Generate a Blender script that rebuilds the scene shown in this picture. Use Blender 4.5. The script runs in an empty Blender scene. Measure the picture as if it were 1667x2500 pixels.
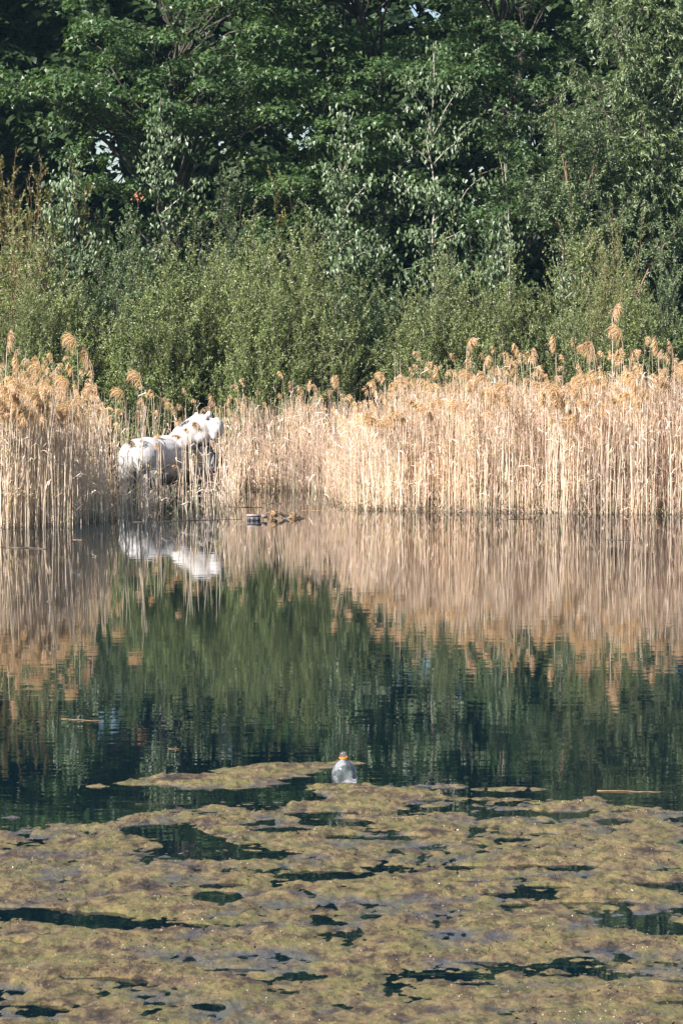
import bpy, math, random
import numpy as np
from mathutils import Vector, Matrix

C = bpy.context.scene
col = C.collection
rng = np.random.default_rng(7)
random.seed(7)

# ------------------------------------------------------------------ camera
FPX = 6944.0                      # focal length in pixels of the 1667 px wide photograph
CAM_Z = 2.8
PITCH = math.radians(3.895)
cam_d = bpy.data.cameras.new('camera'); cam = bpy.data.objects.new('camera', cam_d); col.objects.link(cam)
cam.location = (0, 0, CAM_Z); cam.rotation_euler = (math.pi/2 - PITCH, 0, 0)
cam_d.sensor_fit = 'HORIZONTAL'; cam_d.sensor_width = 24.0; cam_d.lens = 100.0
cam_d.clip_start = 0.5; cam_d.clip_end = 2000
C.camera = cam

# ------------------------------------------------------------------ sky, sun, exposure
SUN = Vector((-0.67, -0.60, 0.68)).normalized()
w = bpy.data.worlds.new('World'); C.world = w; w.use_nodes = True
nt = w.node_tree; bg = nt.nodes['Background']
sky = nt.nodes.new('ShaderNodeTexSky'); sky.sky_type = 'NISHITA'; sky.sun_disc = False
sky.sun_elevation = math.asin(SUN.z); sky.sun_rotation = math.atan2(SUN.x, SUN.y)
sky.air_density = 1.0; sky.dust_density = 0.6; sky.ozone_density = 1.6
nt.links.new(sky.outputs[0], bg.inputs[0]); bg.inputs[1].default_value = 0.05
sl = bpy.data.lights.new('sun', 'SUN'); so = bpy.data.objects.new('sun', sl); col.objects.link(so)
sl.energy = 4.8; sl.angle = math.radians(0.5); sl.color = (1.0, 0.95, 0.905)
so.rotation_euler = SUN.to_track_quat('Z', 'Y').to_euler(); so.location = (-20, -15, 30)
C.view_settings.view_transform = 'Standard'; C.view_settings.look = 'None'
C.view_settings.exposure = 1.42; C.view_settings.gamma = 1.0; C.view_settings.use_curve_mapping = False
C.render.engine = 'CYCLES'
C.cycles.max_bounces = 7; C.cycles.diffuse_bounces = 2; C.cycles.glossy_bounces = 3
C.cycles.transmission_bounces = 5; C.cycles.transparent_max_bounces = 8
C.cycles.caustics_reflective = False; C.cycles.caustics_refractive = False

# ------------------------------------------------------------------ helpers
CP, SP = math.cos(PITCH), math.sin(PITCH)
def ray(px, py):
    u = (px - 833.5) / FPX; v = (1250 - py) / FPX
    return u, CP + v*SP, -SP + v*CP
def at(px, py, D):
    dx, dy, dz = ray(px, py); t = D / dy
    return Vector((dx*t, D, CAM_Z + dz*t))
def ground(px, py, z=0.0):
    dx, dy, dz = ray(px, py); t = (z - CAM_Z) / dz
    return Vector((dx*t, dy*t, z))
def to_px(x, y, z):
    zz = z - CAM_Z; d = y*CP - zz*SP; v = (y*SP + zz*CP) / d
    return 833.5 + FPX*x/d, 1250 - FPX*v

def tag(o, label=None, cat=None, group=None, kind=None):
    if label: o['label'] = label
    if cat: o['category'] = cat
    if group: o['group'] = group
    if kind: o['kind'] = kind
    return o
def empty(name, loc=(0, 0, 0), rz=0.0):
    o = bpy.data.objects.new(name, None); o.location = loc; o.rotation_euler = (0, 0, rz)
    o.empty_display_size = 0.1; col.objects.link(o); return o
def np_mesh(name, V, F, mats, smooth=False, mi=None):
    me = bpy.data.meshes.new(name); V = np.asarray(V, np.float32); F = np.asarray(F, np.int32)
    me.vertices.add(len(V)); me.vertices.foreach_set('co', V.ravel())
    k = F.shape[1]
    me.loops.add(F.size); me.loops.foreach_set('vertex_index', F.ravel())
    me.polygons.add(len(F)); me.polygons.foreach_set('loop_start', np.arange(0, F.size, k, dtype=np.int32))
    try: me.polygons.foreach_set('loop_total', np.full(len(F), k, np.int32))
    except Exception: pass
    if mi is not None: me.polygons.foreach_set('material_index', np.asarray(mi, np.int32))
    if smooth: me.polygons.foreach_set('use_smooth', np.ones(len(F), bool))
    for m in (mats if isinstance(mats, (list, tuple)) else [mats]): me.materials.append(m)
    me.update(calc_edges=True)
    return me
def link(name, me, parent=None, loc=None):
    o = bpy.data.objects.new(name, me); col.objects.link(o)
    if parent is not None: o.parent = parent
    if loc is not None: o.location = loc
    return o
def unit(a):
    return a / np.maximum(np.linalg.norm(a, axis=-1, keepdims=True), 1e-9)

# value noise
def _hash(ix, iy, seed):
    h = (ix.astype(np.int64)*374761393 + iy.astype(np.int64)*668265263 + seed*1442695041) & 0x7fffffff
    h = ((h ^ (h >> 13))*1274126177) & 0x7fffffff
    return ((h ^ (h >> 16)) & 0xffff) / 65535.0
def vnoise(x, y, seed=0):
    ix = np.floor(x); iy = np.floor(y); fx = x-ix; fy = y-iy
    fx = fx*fx*(3-2*fx); fy = fy*fy*(3-2*fy)
    a = _hash(ix, iy, seed); b = _hash(ix+1, iy, seed); c = _hash(ix, iy+1, seed); d = _hash(ix+1, iy+1, seed)
    return (a*(1-fx)+b*fx)*(1-fy)+(c*(1-fx)+d*fx)*fy
def fbm(x, y, seed=0, o=4, g=0.5):
    s = 0; a = 1; t = 0
    for i in range(o):
        s = s + a*vnoise(x*2**i+13.7*i, y*2**i+7.3*i, seed+i); t += a; a *= g
    return s/t

class Geo:
    """collects triangles for one mesh"""
    def __init__(s): s.V = []; s.F = []; s.M = []; s.n = 0
    def add(s, V, F, m=0):
        V = np.asarray(V, np.float32).reshape(-1, 3); F = np.asarray(F, np.int64).reshape(-1, 3)
        s.V.append(V); s.F.append(F + s.n); s.M.append(np.full(len(F), m)); s.n += len(V)
    def mesh(s, name, mats, smooth=False):
        return np_mesh(name, np.concatenate(s.V), np.concatenate(s.F), mats, smooth, np.concatenate(s.M))
    def build(s, name, mats, parent=None, smooth=False):
        return link(name, s.mesh(name, mats, smooth), parent)
def tube(g, P, R, sides=5, m=0, cap=True):
    P = np.asarray(P, float); n = len(P); R = np.broadcast_to(np.asarray(R, float), (n,))
    T = unit(np.gradient(P, axis=0)); ref = np.array([0.31, 0.95, 0.05]) if abs(T[0][2]) > .8 else np.array([0.1, .05, 1.0])
    A = unit(np.cross(T, ref)); B = np.cross(T, A)
    ang = np.arange(sides)*2*np.pi/sides
    V = P[:, None]+R[:, None, None]*(A[:, None]*np.cos(ang)[None, :, None]+B[:, None]*np.sin(ang)[None, :, None])
    i = np.arange(n-1)[:, None]*sides; j = np.arange(sides)[None]; j2 = (j+1) % sides
    q = np.stack([i+j, i+j2, i+sides+j2, i+sides+j], -1).reshape(-1, 4)
    F = np.concatenate([q[:, [0, 1, 2]], q[:, [0, 2, 3]]])
    V = V.reshape(-1, 3)
    if cap:
        V = np.concatenate([V, P[-1:], P[:1]]); k = n*sides
        t = np.stack([(n-1)*sides+np.arange(sides), (n-1)*sides+(np.arange(sides)+1) % sides, np.full(sides, k)], -1)
        b = np.stack([(np.arange(sides)+1) % sides, np.arange(sides), np.full(sides, k+1)], -1)
        F = np.concatenate([F, t, b])
    g.add(V, F, m)
def lathe(g, prof, seg=24, m=0, off=(0, 0, 0)):
    prof = np.array(prof, float); n = len(prof); a = np.arange(seg)*2*np.pi/seg
    V = np.stack([prof[:, 0][:, None]*np.cos(a), prof[:, 0][:, None]*np.sin(a), np.repeat(prof[:, 1][:, None], seg, 1)], -1)+np.array(off)
    i = np.arange(n-1)[:, None]*seg; j = np.arange(seg)[None]; j2 = (j+1) % seg
    q = np.stack([i+j, i+j2, i+seg+j2, i+seg+j], -1).reshape(-1, 4)
    g.add(V.reshape(-1, 3), np.concatenate([q[:, [0, 1, 2]], q[:, [0, 2, 3]]]), m)

# leaf templates: (points u,v,w), triangles
LEAF = {
 'narrow': (np.array([[0,0,0],[.45,.5,.12],[1,0,-.05],[.45,-.5,.12]]), np.array([[0,2,1],[0,3,2]])),
 'ovate': (np.array([[0,0,0],[.22,.5,.1],[.62,.36,.06],[1,0,-.12],[.62,-.36,.06],[.22,-.5,.1],[.5,0,0]]),
           np.array([[0,6,1],[1,6,2],[2,6,3],[0,5,6],[5,4,6],[4,3,6]])),
 'maple': (np.array([[0,0,0],[.12,.52,.08],[.45,.2,.0],[1,0,-.1],[.45,-.2,0],[.12,-.52,.08]]),
           np.array([[0,2,1],[0,3,2],[0,5,4],[0,4,3]])),
}
def leaves(g, pos, axis, nrm, L, W, kind, m=0):
    T, F = LEAF[kind]; n = len(pos)
    if n == 0: return
    axis = unit(axis); side = unit(np.cross(nrm, axis)); nn = np.cross(axis, side)
    L = np.broadcast_to(L, (n,))[:, None, None]; W = np.broadcast_to(W, (n,))[:, None, None]
    V = pos[:, None]+axis[:, None]*T[None, :, 0:1]*L+side[:, None]*T[None, :, 1:2]*W+nn[:, None]*T[None, :, 2:3]*L
    FF = F[None]+(np.arange(n)*len(T))[:, None, None]
    g.add(V.reshape(-1, 3), FF.reshape(-1, 3), m)

# gaps in the canopy (openings through all the trees): axis point px,py and half sizes, as lines in the world
GAPS = [(262, 340, 38, 28), (283, 395, 22, 42), (232, 365, 22, 16), (300, 440, 16, 14), (290, 195, 9, 12), (88, 16, 12, 8), (120, 24, 10, 8), (368, 392, 10, 8),
        (1015, 22, 26, 20), (1060, 40, 16, 26), (1085, 15, 14, 18), (1170, 85, 14, 22), (1215, 92, 10, 12), (1352, 80, 16, 22), (1338, 45, 8, 22),
        (1290, 178, 18, 16), (1172, 205, 8, 22), (1193, 200, 7, 10), (1130, 145, 14, 10), (1368, 182, 8, 6), (720, 390, 9, 8), (632, 395, 6, 8),
        (600, 312, 10, 8), (690, 290, 6, 6), (895, 260, 10, 10), (1222, 130, 6, 10), (1050, 75, 7, 5), (575, 275, 8, 6), (1640, 90, 4, 12), (410, 440, 6, 5)]
def gap_keep(P, hard=False):
    x, y = to_px(P[:, 0], P[:, 1], P[:, 2]); k = np.ones(len(P), bool)
    for cx, cy, rx, ry in GAPS:
        d = ((x-cx)/rx)**2+((y-cy)/ry)**2 + (fbm(x/9., y/9., 5, 2)-.5)*2.2
        k &= (d > 1.0) | (rng.random(len(P)) < .10)
    return k

# ------------------------------------------------------------------ materials
def mat(name):
    m = bpy.data.materials.new(name); m.use_nodes = True; n = m.node_tree
    return m, n, n.nodes['Principled BSDF'], n.nodes.new, n.links.new
def ramp(new, stops):
    r = new('ShaderNodeValToRGB'); e = r.color_ramp.elements
    while len(e) < len(stops): e.new(0.5)
    for i, (p, c) in enumerate(stops): e[i].position = p; e[i].color = (*c, 1)
    return r
def leaf_mat(name, cols, rough=0.42, trans=0.3, spec=0.5, tcol=None):
    m, n, p, new, L = mat(name)
    geo = new('ShaderNodeNewGeometry')
    r = ramp(new, [(i/(len(cols)-1), c) for i, c in enumerate(cols)]); L(geo.outputs['Random Per Island'], r.inputs[0])
    tc = new('ShaderNodeTexCoord'); ns = new('ShaderNodeTexNoise'); ns.inputs['Scale'].default_value = 1.1; ns.inputs['Detail'].default_value = 3
    L(tc.outputs['Object'], ns.inputs[0])
    mp = new('ShaderNodeMapRange'); mp.inputs[1].default_value = .3; mp.inputs[2].default_value = .7; mp.inputs[3].default_value = .75; mp.inputs[4].default_value = 1.3
    L(ns.outputs[0], mp.inputs[0])
    mx = new('ShaderNodeVectorMath'); mx.operation = 'SCALE'; L(r.outputs[0], mx.inputs[0]); L(mp.outputs[0], mx.inputs['Scale'])
    L(mx.outputs[0], p.inputs['Base Color']); p.inputs['Roughness'].default_value = rough
    p.inputs['Specular IOR Level'].default_value = spec
    tr = new('ShaderNodeBsdfTranslucent')
    t2 = new('ShaderNodeMix'); t2.data_type = 'RGBA'; t2.blend_type = 'MULTIPLY'; t2.inputs[0].default_value = 1
    t2.inputs[7].default_value = (1.5, 1.7, .5, 1); L(mx.outputs[0], t2.inputs[6]); L(t2.outputs[2], tr.inputs[0])
    ms = new('ShaderNodeMixShader'); ms.inputs[0].default_value = trans
    L(p.outputs[0], ms.inputs[1]); L(tr.outputs[0], ms.inputs[2]); L(ms.outputs[0], n.nodes['Material Output'].inputs[0])
    return m
def noise_mat(name, c1, c2, scale=8, rough=.8, bump=0.3, stretch=(1, 1, 1), dist=.01, coord='Object'):
    m, n, p, new, L = mat(name)
    tc = new('ShaderNodeTexCoord'); mpp = new('ShaderNodeMapping'); mpp.inputs['Scale'].default_value = stretch
    L(tc.outputs[coord], mpp.inputs[0])
    ns = new('ShaderNodeTexNoise'); ns.inputs['Scale'].default_value = scale; ns.inputs['Detail'].default_value = 8; L(mpp.outputs[0], ns.inputs[0])
    r = ramp(new, [(.3, c1), (.7, c2)]); L(ns.outputs[0], r.inputs[0]); L(r.outputs[0], p.inputs['Base Color'])
    p.inputs['Roughness'].default_value = rough
    b = new('ShaderNodeBump'); b.inputs['Strength'].default_value = bump; b.inputs['Distance'].default_value = dist
    L(ns.outputs[0], b.inputs['Height']); L(b.outputs[0], p.inputs['Normal'])
    return m
M = {}
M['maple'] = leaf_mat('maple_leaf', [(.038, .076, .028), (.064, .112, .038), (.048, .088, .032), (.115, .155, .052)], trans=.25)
M['maple_shaded'] = leaf_mat('maple_leaf_shaded', [(.018, .036, .013), (.030, .052, .016), (.024, .042, .015)], trans=.15)  # darker copy of the maple leaf, shade of the wood's interior painted in
M['willow'] = leaf_mat('willow_leaf', [(.13, .185, .085), (.095, .145, .06), (.17, .215, .105), (.26, .29, .17)], rough=.38, trans=.3)
M['bush'] = leaf_mat('bush_leaf', [(.20, .245, .09), (.14, .18, .06), (.24, .275, .11), (.37, .39, .22), (.17, .215, .075)], rough=.38, trans=.33)
M['poplar'] = leaf_mat('poplar_leaf', [(.045, .085, .03), (.07, .11, .04), (.09, .13, .055), (.14, .18, .09)], rough=.42, trans=.15, spec=.5)
M['olive'] = leaf_mat('olive_leaf', [(.11, .11, .03), (.15, .13, .035), (.10, .12, .035), (.18, .12, .05)], trans=.3)
M['bark'] = noise_mat('bark_grey_brown', (.03, .024, .02), (.09, .07, .055), 12, .9, .6, (1, 1, .25), .02)
M['bark_red'] = noise_mat('bark_reddish', (.14, .075, .05), (.30, .17, .12), 10, .85, .5, (1, 1, .2), .02)
M['bark_pale'] = noise_mat('bark_pale', (.22, .18, .14), (.48, .42, .35), 14, .8, .5, (1, 1, .5), .01)
M['reed'] = leaf_mat('reed_straw', [(.77, .575, .505), (.85, .68, .61), (.66, .465, .39), (.90, .76, .69), (.78, .595, .52), (.52, .35, .28)], rough=.55, trans=.25, spec=.3)
M['reed_dark'] = leaf_mat('reed_litter', [(.20, .13, .08), (.36, .26, .17), (.5, .38, .27), (.14, .10, .065)], rough=.8, trans=.1, spec=.2)
M['plume'] = leaf_mat('reed_plume', [(.54, .36, .25), (.63, .45, .33), (.45, .28, .18), (.70, .55, .43)], rough=.7, trans=.35, spec=.1)
M['shoot'] = leaf_mat('green_shoot', [(.30, .34, .18), (.38, .40, .25), (.48, .47, .32)], rough=.5, trans=.2)
M['wet_wood'] = noise_mat('wet_wood', (.02, .014, .01), (.10, .065, .04), 14, .5, .6, (1, 1, 1), .02)
M['dead_straw'] = noise_mat('dead_straw', (.20, .11, .05), (.36, .23, .12), 25, .8, .6, (1, 1, 1), .01)
M['orange_leaf'] = noise_mat('orange_leaf', (.34, .07, .03), (.30, .12, .05), 9, .6, .2)
M['soil'] = noise_mat('soil', (.03, .024, .016), (.09, .07, .04), 3, .95, .5, (1, 1, 1), .05)

# ------------------------------------------------------------------ setting: ground, water
def grid(nx, ny, xs, ys, zf):
    X, Y = np.meshgrid(xs, ys); Z = zf(X, Y)
    V = np.stack([X, Y, Z], -1).reshape(-1, 3)
    i = (np.arange(ny-1)[:, None]*nx+np.arange(nx-1)[None]).ravel()
    return V, np.stack([i, i+1, i+nx+1, i+nx], -1)
def terrain_z(X, Y):
    far = np.clip((Y-48.3)/4.0, 0, 1); near = np.clip((8.0-Y)/6.0, 0, 1)
    side = np.clip((np.abs(X)-45)/10, 0, 1)
    lift = np.maximum.reduce([far, near, side])
    z = -0.55+lift*0.95+(fbm(X*.3, Y*.3, 3)-.5)*.25
    return z+np.clip((Y-53)/60, 0, 1)*2.0*(1-side)
xs = np.concatenate([-np.geomspace(500, 16, 24), np.linspace(-15, 15, 61), np.geomspace(16, 500, 24)])
ys = np.concatenate([-np.geomspace(400, 12, 14), np.linspace(-10, 80, 130), np.geomspace(84, 900, 24)])
V, F = grid(len(xs), len(ys), xs, ys, terrain_z)
tag(link('ground', np_mesh('ground', V, F, M['soil'], True)), kind='structure')

m, n, p, new, L = mat('pond_water')
p.inputs['Base Color'].default_value = (.002, .008, .012, 1); p.inputs['Roughness'].default_value = .012; p.inputs['IOR'].default_value = 1.5
tc = new('ShaderNodeTexCoord')
def wn(sx, sy, detail):
    mp_ = new('ShaderNodeMapping'); mp_.inputs['Scale'].default_value = (sx, sy, 1); L(tc.outputs['Object'], mp_.inputs[0])
    q = new('ShaderNodeTexNoise'); q.inputs['Scale'].default_value = 1; q.inputs['Detail'].default_value = detail; L(mp_.outputs[0], q.inputs[0]); return q
n1 = wn(2.2, 5.0, 2); n2 = wn(9, 22, 2); n3 = wn(.25, .5, 2)
cr = ramp(new, [(.45, (.25, .25, .25)), (.65, (1, 1, 1))]); L(n3.outputs[0], cr.inputs[0])
ml = new('ShaderNodeMath'); ml.operation = 'MULTIPLY'; L(n2.outputs[0], ml.inputs[0]); L(cr.outputs[0], ml.inputs[1])
ml2 = new('ShaderNodeMath'); ml2.operation = 'MULTIPLY'; ml2.inputs[1].default_value = .22; L(ml.outputs[0], ml2.inputs[0])
ad = new('ShaderNodeMath'); ad.operation = 'ADD'; L(n1.outputs[0], ad.inputs[0]); L(ml2.outputs[0], ad.inputs[1])
b = new('ShaderNodeBump'); b.inputs['Strength'].default_value = 1; b.inputs['Distance'].default_value = .0007
L(ad.outputs[0], b.inputs['Height']); L(b.outputs[0], p.inputs['Normal'])
V, F = grid(2, 2, np.array([-50., 50.]), np.array([2.5, 52.]), lambda X, Y: X*0)
tag(link('water', np_mesh('water', V, F, m)), kind='structure')

# bluish volume added to lift the blacks of wood and water
HZ = 0.00018
if HZ > 0:
    import bmesh
    bm = bmesh.new(); bmesh.ops.create_cube(bm, size=1); me = bpy.data.meshes.new('added_haze')
    for v in bm.verts: v.co = (v.co.x*1040, 250+v.co.y*1340, 8.5+v.co.z*20.5)
    bm.to_mesh(me); bm.free(); hm = bpy.data.materials.new('added_haze_tint'); hm.use_nodes = True; hn = hm.node_tree
    hn.nodes.remove(hn.nodes['Principled BSDF']); pv = hn.nodes.new('ShaderNodeVolumePrincipled')
    pv.inputs['Density'].default_value = HZ; pv.inputs['Color'].default_value = (.45, .80, 1.0, 1)
    hn.links.new(pv.outputs[0], hn.nodes['Material Output'].inputs['Volume']); me.materials.append(hm)
    tag(link('added_haze', me), kind='stuff')

# ------------------------------------------------------------------ trees
def limb(a, b, n=6, sag=0.1, wob=0.06):
    a = np.array(a, float); b = np.array(b, float); t = np.linspace(0, 1, n)[:, None]
    P = a+(b-a)*t; d = np.linalg.norm(b-a)
    P += rng.normal(0, wob*d/n, P.shape)*np.sin(np.pi*t)
    P[:, 2] += (np.sin(np.pi*t)*sag*d)[:, 0]
    return P
def clump_leaves(g, c, r, h, n, size, kind, m=0, droop=.55):
    """leafy spray: leaves over the upper shell of a flattened mound, overlapping and hanging outwards"""
    th = rng.uniform(0, 2*np.pi, n); u = np.sqrt(rng.uniform(0, 1, n)); el = (1-u**2)**.5
    lump = 1+.35*np.sin(th*3+c[0]*7)+.25*np.sin(th*5+c[2]*5)
    P = np.stack([np.cos(th)*u*r*lump, np.sin(th)*u*r*lump, el*h-u*h*.4], -1)+rng.normal(0, .055, (n, 3))
    out = np.stack([np.cos(th), np.sin(th), -droop*np.ones(n)+rng.normal(0, .3, n)], -1)+rng.normal(0, .35, (n, 3))
    nr = np.stack([np.cos(th)*u*.8, np.sin(th)*u*.8, .9*np.ones(n)], -1)+rng.normal(0, .38, (n, 3))
    P = P+np.array(c); k = gap_keep(P)
    leaves(g, P[k], out[k], nr[k], size*rng.uniform(.7, 1.25, n)[k], size*rng.uniform(.75, 1.15, n)[k], kind, m)
def crown_tree(name, label, cat, base, top, trunk_r, boxes, leafm, barkm, size=.13, per=120, kind='maple', group=None):
    """boxes: list of (px0,px1,py0,py1,D0,D1,count,r,h)"""
    root = empty(name, base); tag(root, label, cat, group)
    g = Geo(); t = Geo()
    bx, by, bz = base; tp = np.array(top)
    trunk = limb(base, top, 12, 0, .25); tube(t, trunk-np.array(base), np.linspace(trunk_r, trunk_r*.25, 12), 9)
    br = Geo()
    for (x0, x1, y0, y1, D0, D1, cnt, r, h) in boxes:
        for k in range(cnt):
            D = rng.uniform(D0, D1)
            px, py = rng.uniform(x0, x1), rng.uniform(y0, y1)
            if name == 'maple_tree' and fbm(np.array([px/120.]), np.array([py/75.]), 11, 2)[0] < .43 and rng.random() < .85: continue
            if name == 'maple_tree' and px < 190 and py < 175 and D < 66: continue
            c = np.array(at(px, py, D)); rr = r*rng.uniform(.7, 1.3)
            clump_leaves(g, c-np.array(base), rr, h*rng.uniform(.7, 1.3), int(per*rng.uniform(.8, 1.2)*(rr/r)**2), size, kind)
            # the limb that carries it leaves the trunk a little lower down
            if k % 2 == 0:
                tz = min(max(c[2]-rng.uniform(.6, 1.6), bz+1.0), tp[2]); f = (tz-bz)/max(tp[2]-bz, .1)
                i = min(int(f*11), 11); s = trunk[i]
                tube(br, limb(s, c, 6, .08, .3)-np.array(base), np.linspace(.045, .010, 6)*rng.uniform(.6, 1.1), 4)
    # gap test needs world coordinates, so clumps were made relative to base: keep base in them
    t.build('trunk', barkm, root)
    if br.V:
        tag(br.build('branches', barkm, root), kind='stuff')
    tag(g.build('crown', leafm, root), kind='stuff')
    return root
# clump_leaves tests gaps in world space: shift helper
_gk = gap_keep
BASE = np.zeros(3)
def gap_keep(P): return _gk(P+BASE)
def tree(*a, **k):
    global BASE
    BASE = np.array(a[3]); r = crown_tree(*a, **k); BASE = np.zeros(3); return r

def gz(x, y): return float(terrain_z(np.array([x*1.0]), np.array([y*1.0]))[0])-.05
def base_at(px, D):
    v = at(px, 1000, D); return (v.x, D, gz(v.x, D))
def top_at(px, py, D): return tuple(at(px, py, D))

tree('maple_tree', 'broad dark green maple whose layered boughs fill the upper left behind the saplings', 'tree', base_at(420, 60.5), top_at(450, -330, 60.5), .22,
     [(150, 760, -260, 120, 57.5, 61, 130, .40, .24), (150, 700, 110, 330, 57.5, 60.5, 85, .38, .22), (0, 330, 190, 330, 57.5, 59.5, 44, .40, .22),
      (330, 640, 280, 560, 58.5, 61, 32, .38, .2), (100, 700, -260, 500, 61, 63, 50, .5, .26)], M['maple'], M['bark'], .10, 150)
tree('maple_tree', 'green maple filling the middle of the top edge above the tall poplar sapling', 'tree', base_at(900, 61.0), top_at(880, -330, 61.0), .2,
     [(560, 1040, -260, 180, 57.5, 61, 125, .38, .18), (600, 1130, 160, 470, 57.5, 60.5, 115, .38, .18), (640, 900, 430, 640, 58.5, 61, 30, .38, .2),
      (600, 1150, -260, 550, 61, 63.5, 55, .5, .26)], M['maple'], M['bark'], .092, 150)
tree('maple_tree', 'gappy maple right of the middle with blue sky showing between its boughs', 'tree', base_at(1250, 61.5), top_at(1240, -300, 61.5), .17,
     [(1010, 1380, -240, 130, 58.5, 61.5, 58, .36, .18), (1050, 1420, 120, 330, 58, 61, 56, .36, .18), (1120, 1450, 300, 560, 58, 61, 60, .38, .2),
      (1020, 1500, -200, 560, 61.5, 63.5, 40, .5, .25)], M['maple'], M['bark'], .092, 140)
# dark trees further back
backs = [(-260, 66, 'shaded tree behind the left maple, only its right boughs reaching the left edge'), (-20, 67, 'darkest tree behind the maple in the top left corner'), (170, 69, 'shaded tree behind the left maple, seen above the yellowish saplings'),
         (480, 68, 'shaded tree behind the big left maple, above the statue'), (760, 69, 'shaded tree behind the middle maple, left of the tall poplar sapling'),
         (1060, 68, 'shaded tree behind the tall poplar sapling'), (1330, 69, 'shaded tree behind the gappy maple'), (1600, 68, 'shaded tree behind the tall willow at the right edge')]
for px, D, lab in backs:
    tree('woodland_tree', lab, 'tree', base_at(px, D), top_at(px+rng.uniform(-40, 40), -440, D), .2,
         [(px-210, px+210, -430, 300, D-2, D+3, 205, .6, .38), (px-200, px+200, 300, 800, D-2, D+3, 100, .6, .38)], M['maple_shaded'], M['bark'], .24, 72, 'narrow', group='trees at the back of the wood')

g = Geo()
for k in range(330):
    x = rng.uniform(-42, 42); y = rng.uniform(84, 96); z = rng.uniform(.5, 6.2)*(1-.1*rng.random()); nn_ = 75; th = rng.uniform(0, 6.28, nn_)
    P = np.array([x, y, z])+rng.normal(0, 1, (nn_, 3))*np.array([1.3, .8, .8]); P = P[_gk(P)]; nn_ = len(P)
    leaves(g, P, rng.normal(0, 1, (nn_, 3)), rng.normal(0, .6, (nn_, 3))+np.array([0, -.5, .7]), .8, .6, 'narrow')
tag(g.build('distant_wood', M['maple_shaded']), 'dark mass of woodland undergrowth far behind the maples', 'wood', kind='stuff')

bush_protos = []; bush_n = [0]
def copy_tree(o, parent=None):
    c = o.copy(); col.objects.link(c)
    if parent is not None: c.parent = parent
    for ch in list(o.children): copy_tree(ch, c)
    return c
# --- shrubs, willows, saplings: shoots with leaves along twigs
def shrub(name, label, cat, px, D, ptop, spread_px, nstem, leafm, barkm, leafL, leafW, kind='narrow', twigs=16, per=13, droop=0.0,
          base_spread=.35, group=None, stem_r=.014, lean=0.0, bare=.15, twigL=.42, open_=1.0, bottom=None, colr=None):
    b = base_at(px, D); H = at(px, ptop-(28 if name == 'willow_bush' else 0), D).z-b[2]; W = spread_px*1.12/FPX*D
    if name == 'willow_bush' and len(bush_protos) >= 5:
        src, H0, W0 = bush_protos[bush_n[0] % 5]; bush_n[0] += 1
        root = copy_tree(src); root.location = b; root.scale = (W/W0, W/W0, H/H0); root.rotation_euler = (0, 0, rng.uniform(-.35, .35)+(math.pi if rng.random() < .5 else 0))
        tag(root, label, cat, group)
        for ch in root.children:
            mm_ = barkm if ch.name.startswith('stems') else leafm
            ch.material_slots[0].link = 'OBJECT'; ch.material_slots[0].material = mm_
        return root
    root = empty(name, b); tag(root, label, cat, group)
    if name == 'willow_bush': bush_protos.append((root, H, W)); nstem = 125; twigs = 20; per = 17
    g = Geo(); s = Geo(); pos = []; ax = []; nr = []
    for i in range(nstem):
        a = rng.uniform(0, 2*np.pi); q = rng.uniform(0, 1)**.6
        ex, ey = math.cos(a)*q*W, math.sin(a)*q*W*.6
        h = H*(1-.42*q**2)*rng.uniform(.72, 1.02)
        if i % 3 == 0: h *= rng.uniform(.45, .8); ex *= 1.15
        elif i % 9 == 1 and name == 'willow_bush': h *= rng.uniform(1.08, 1.3)
        b0 = np.array([math.cos(a)*rng.uniform(0, base_spread), math.sin(a)*rng.uniform(0, base_spread)*.6, 0])
        t = np.linspace(0, 1, 9)[:, None]; e = np.array([ex+lean*h, ey, h])
        P = b0+(e-b0)*t; P[:, :2] = b0[:2]+(e-b0)[:2]*(t**(1.1+.5*rng.random()))
        P += rng.normal(0, .018*h**.5, P.shape)*t
        tube(s, P, np.linspace(stem_r*rng.uniform(.6, 1.3), .003, 9), 4, cap=False)
        ts = rng.uniform(bare, 1, twigs)**.8; ts[0] = .97; ts[1] = .9
        for tt in ts:
            f = tt*8; k = min(int(f), 7); p0 = P[k]+(P[k+1]-P[k])*(f-k); d = P[k+1]-P[k]; d = d/np.linalg.norm(d)
            o = rng.normal(0, 1, 3); o[2] = abs(o[2])*.3; o /= np.linalg.norm(o)
            td = d*rng.uniform(.6, 1.3)+o*.8*open_; td /= np.linalg.norm(td); L_ = twigL*rng.uniform(.5, 1.2)*(1.1-.4*tt)
            u = (np.arange(per)+rng.random(per))/per
            Q = p0+td*(u*L_)[:, None]; Q[:, 2] -= droop*(u**2)*L_
            la = td*.7+unit(rng.normal(0, 1, (per, 3)))*.85; la[:, 2] -= droop*1.1
            pos.append(Q); ax.append(la); n_ = unit(rng.normal(0, 1, (per, 3)))+np.array([-.25, -.35, .55]); nr.append(n_)
            tube(s, np.array([p0, p0+td*L_*.5, p0+td*L_-np.array([0, 0, droop*L_])]), [.004, .003, .0015], 3, cap=False)
    pos = np.concatenate(pos); ax = np.concatenate(ax); nr = np.concatenate(nr)
    k = _gk(pos+np.array(b)); pos, ax, nr = pos[k], ax[k], nr[k]; n_ = len(pos)
    leaves(g, pos, ax, nr, leafL*rng.uniform(.7, 1.3, n_), leafW*rng.uniform(.7, 1.25, n_), kind)
    tag(s.build('stems', barkm, root), kind='stuff'); tag(g.build('foliage', leafm, root), kind='stuff')
    return root

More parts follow.
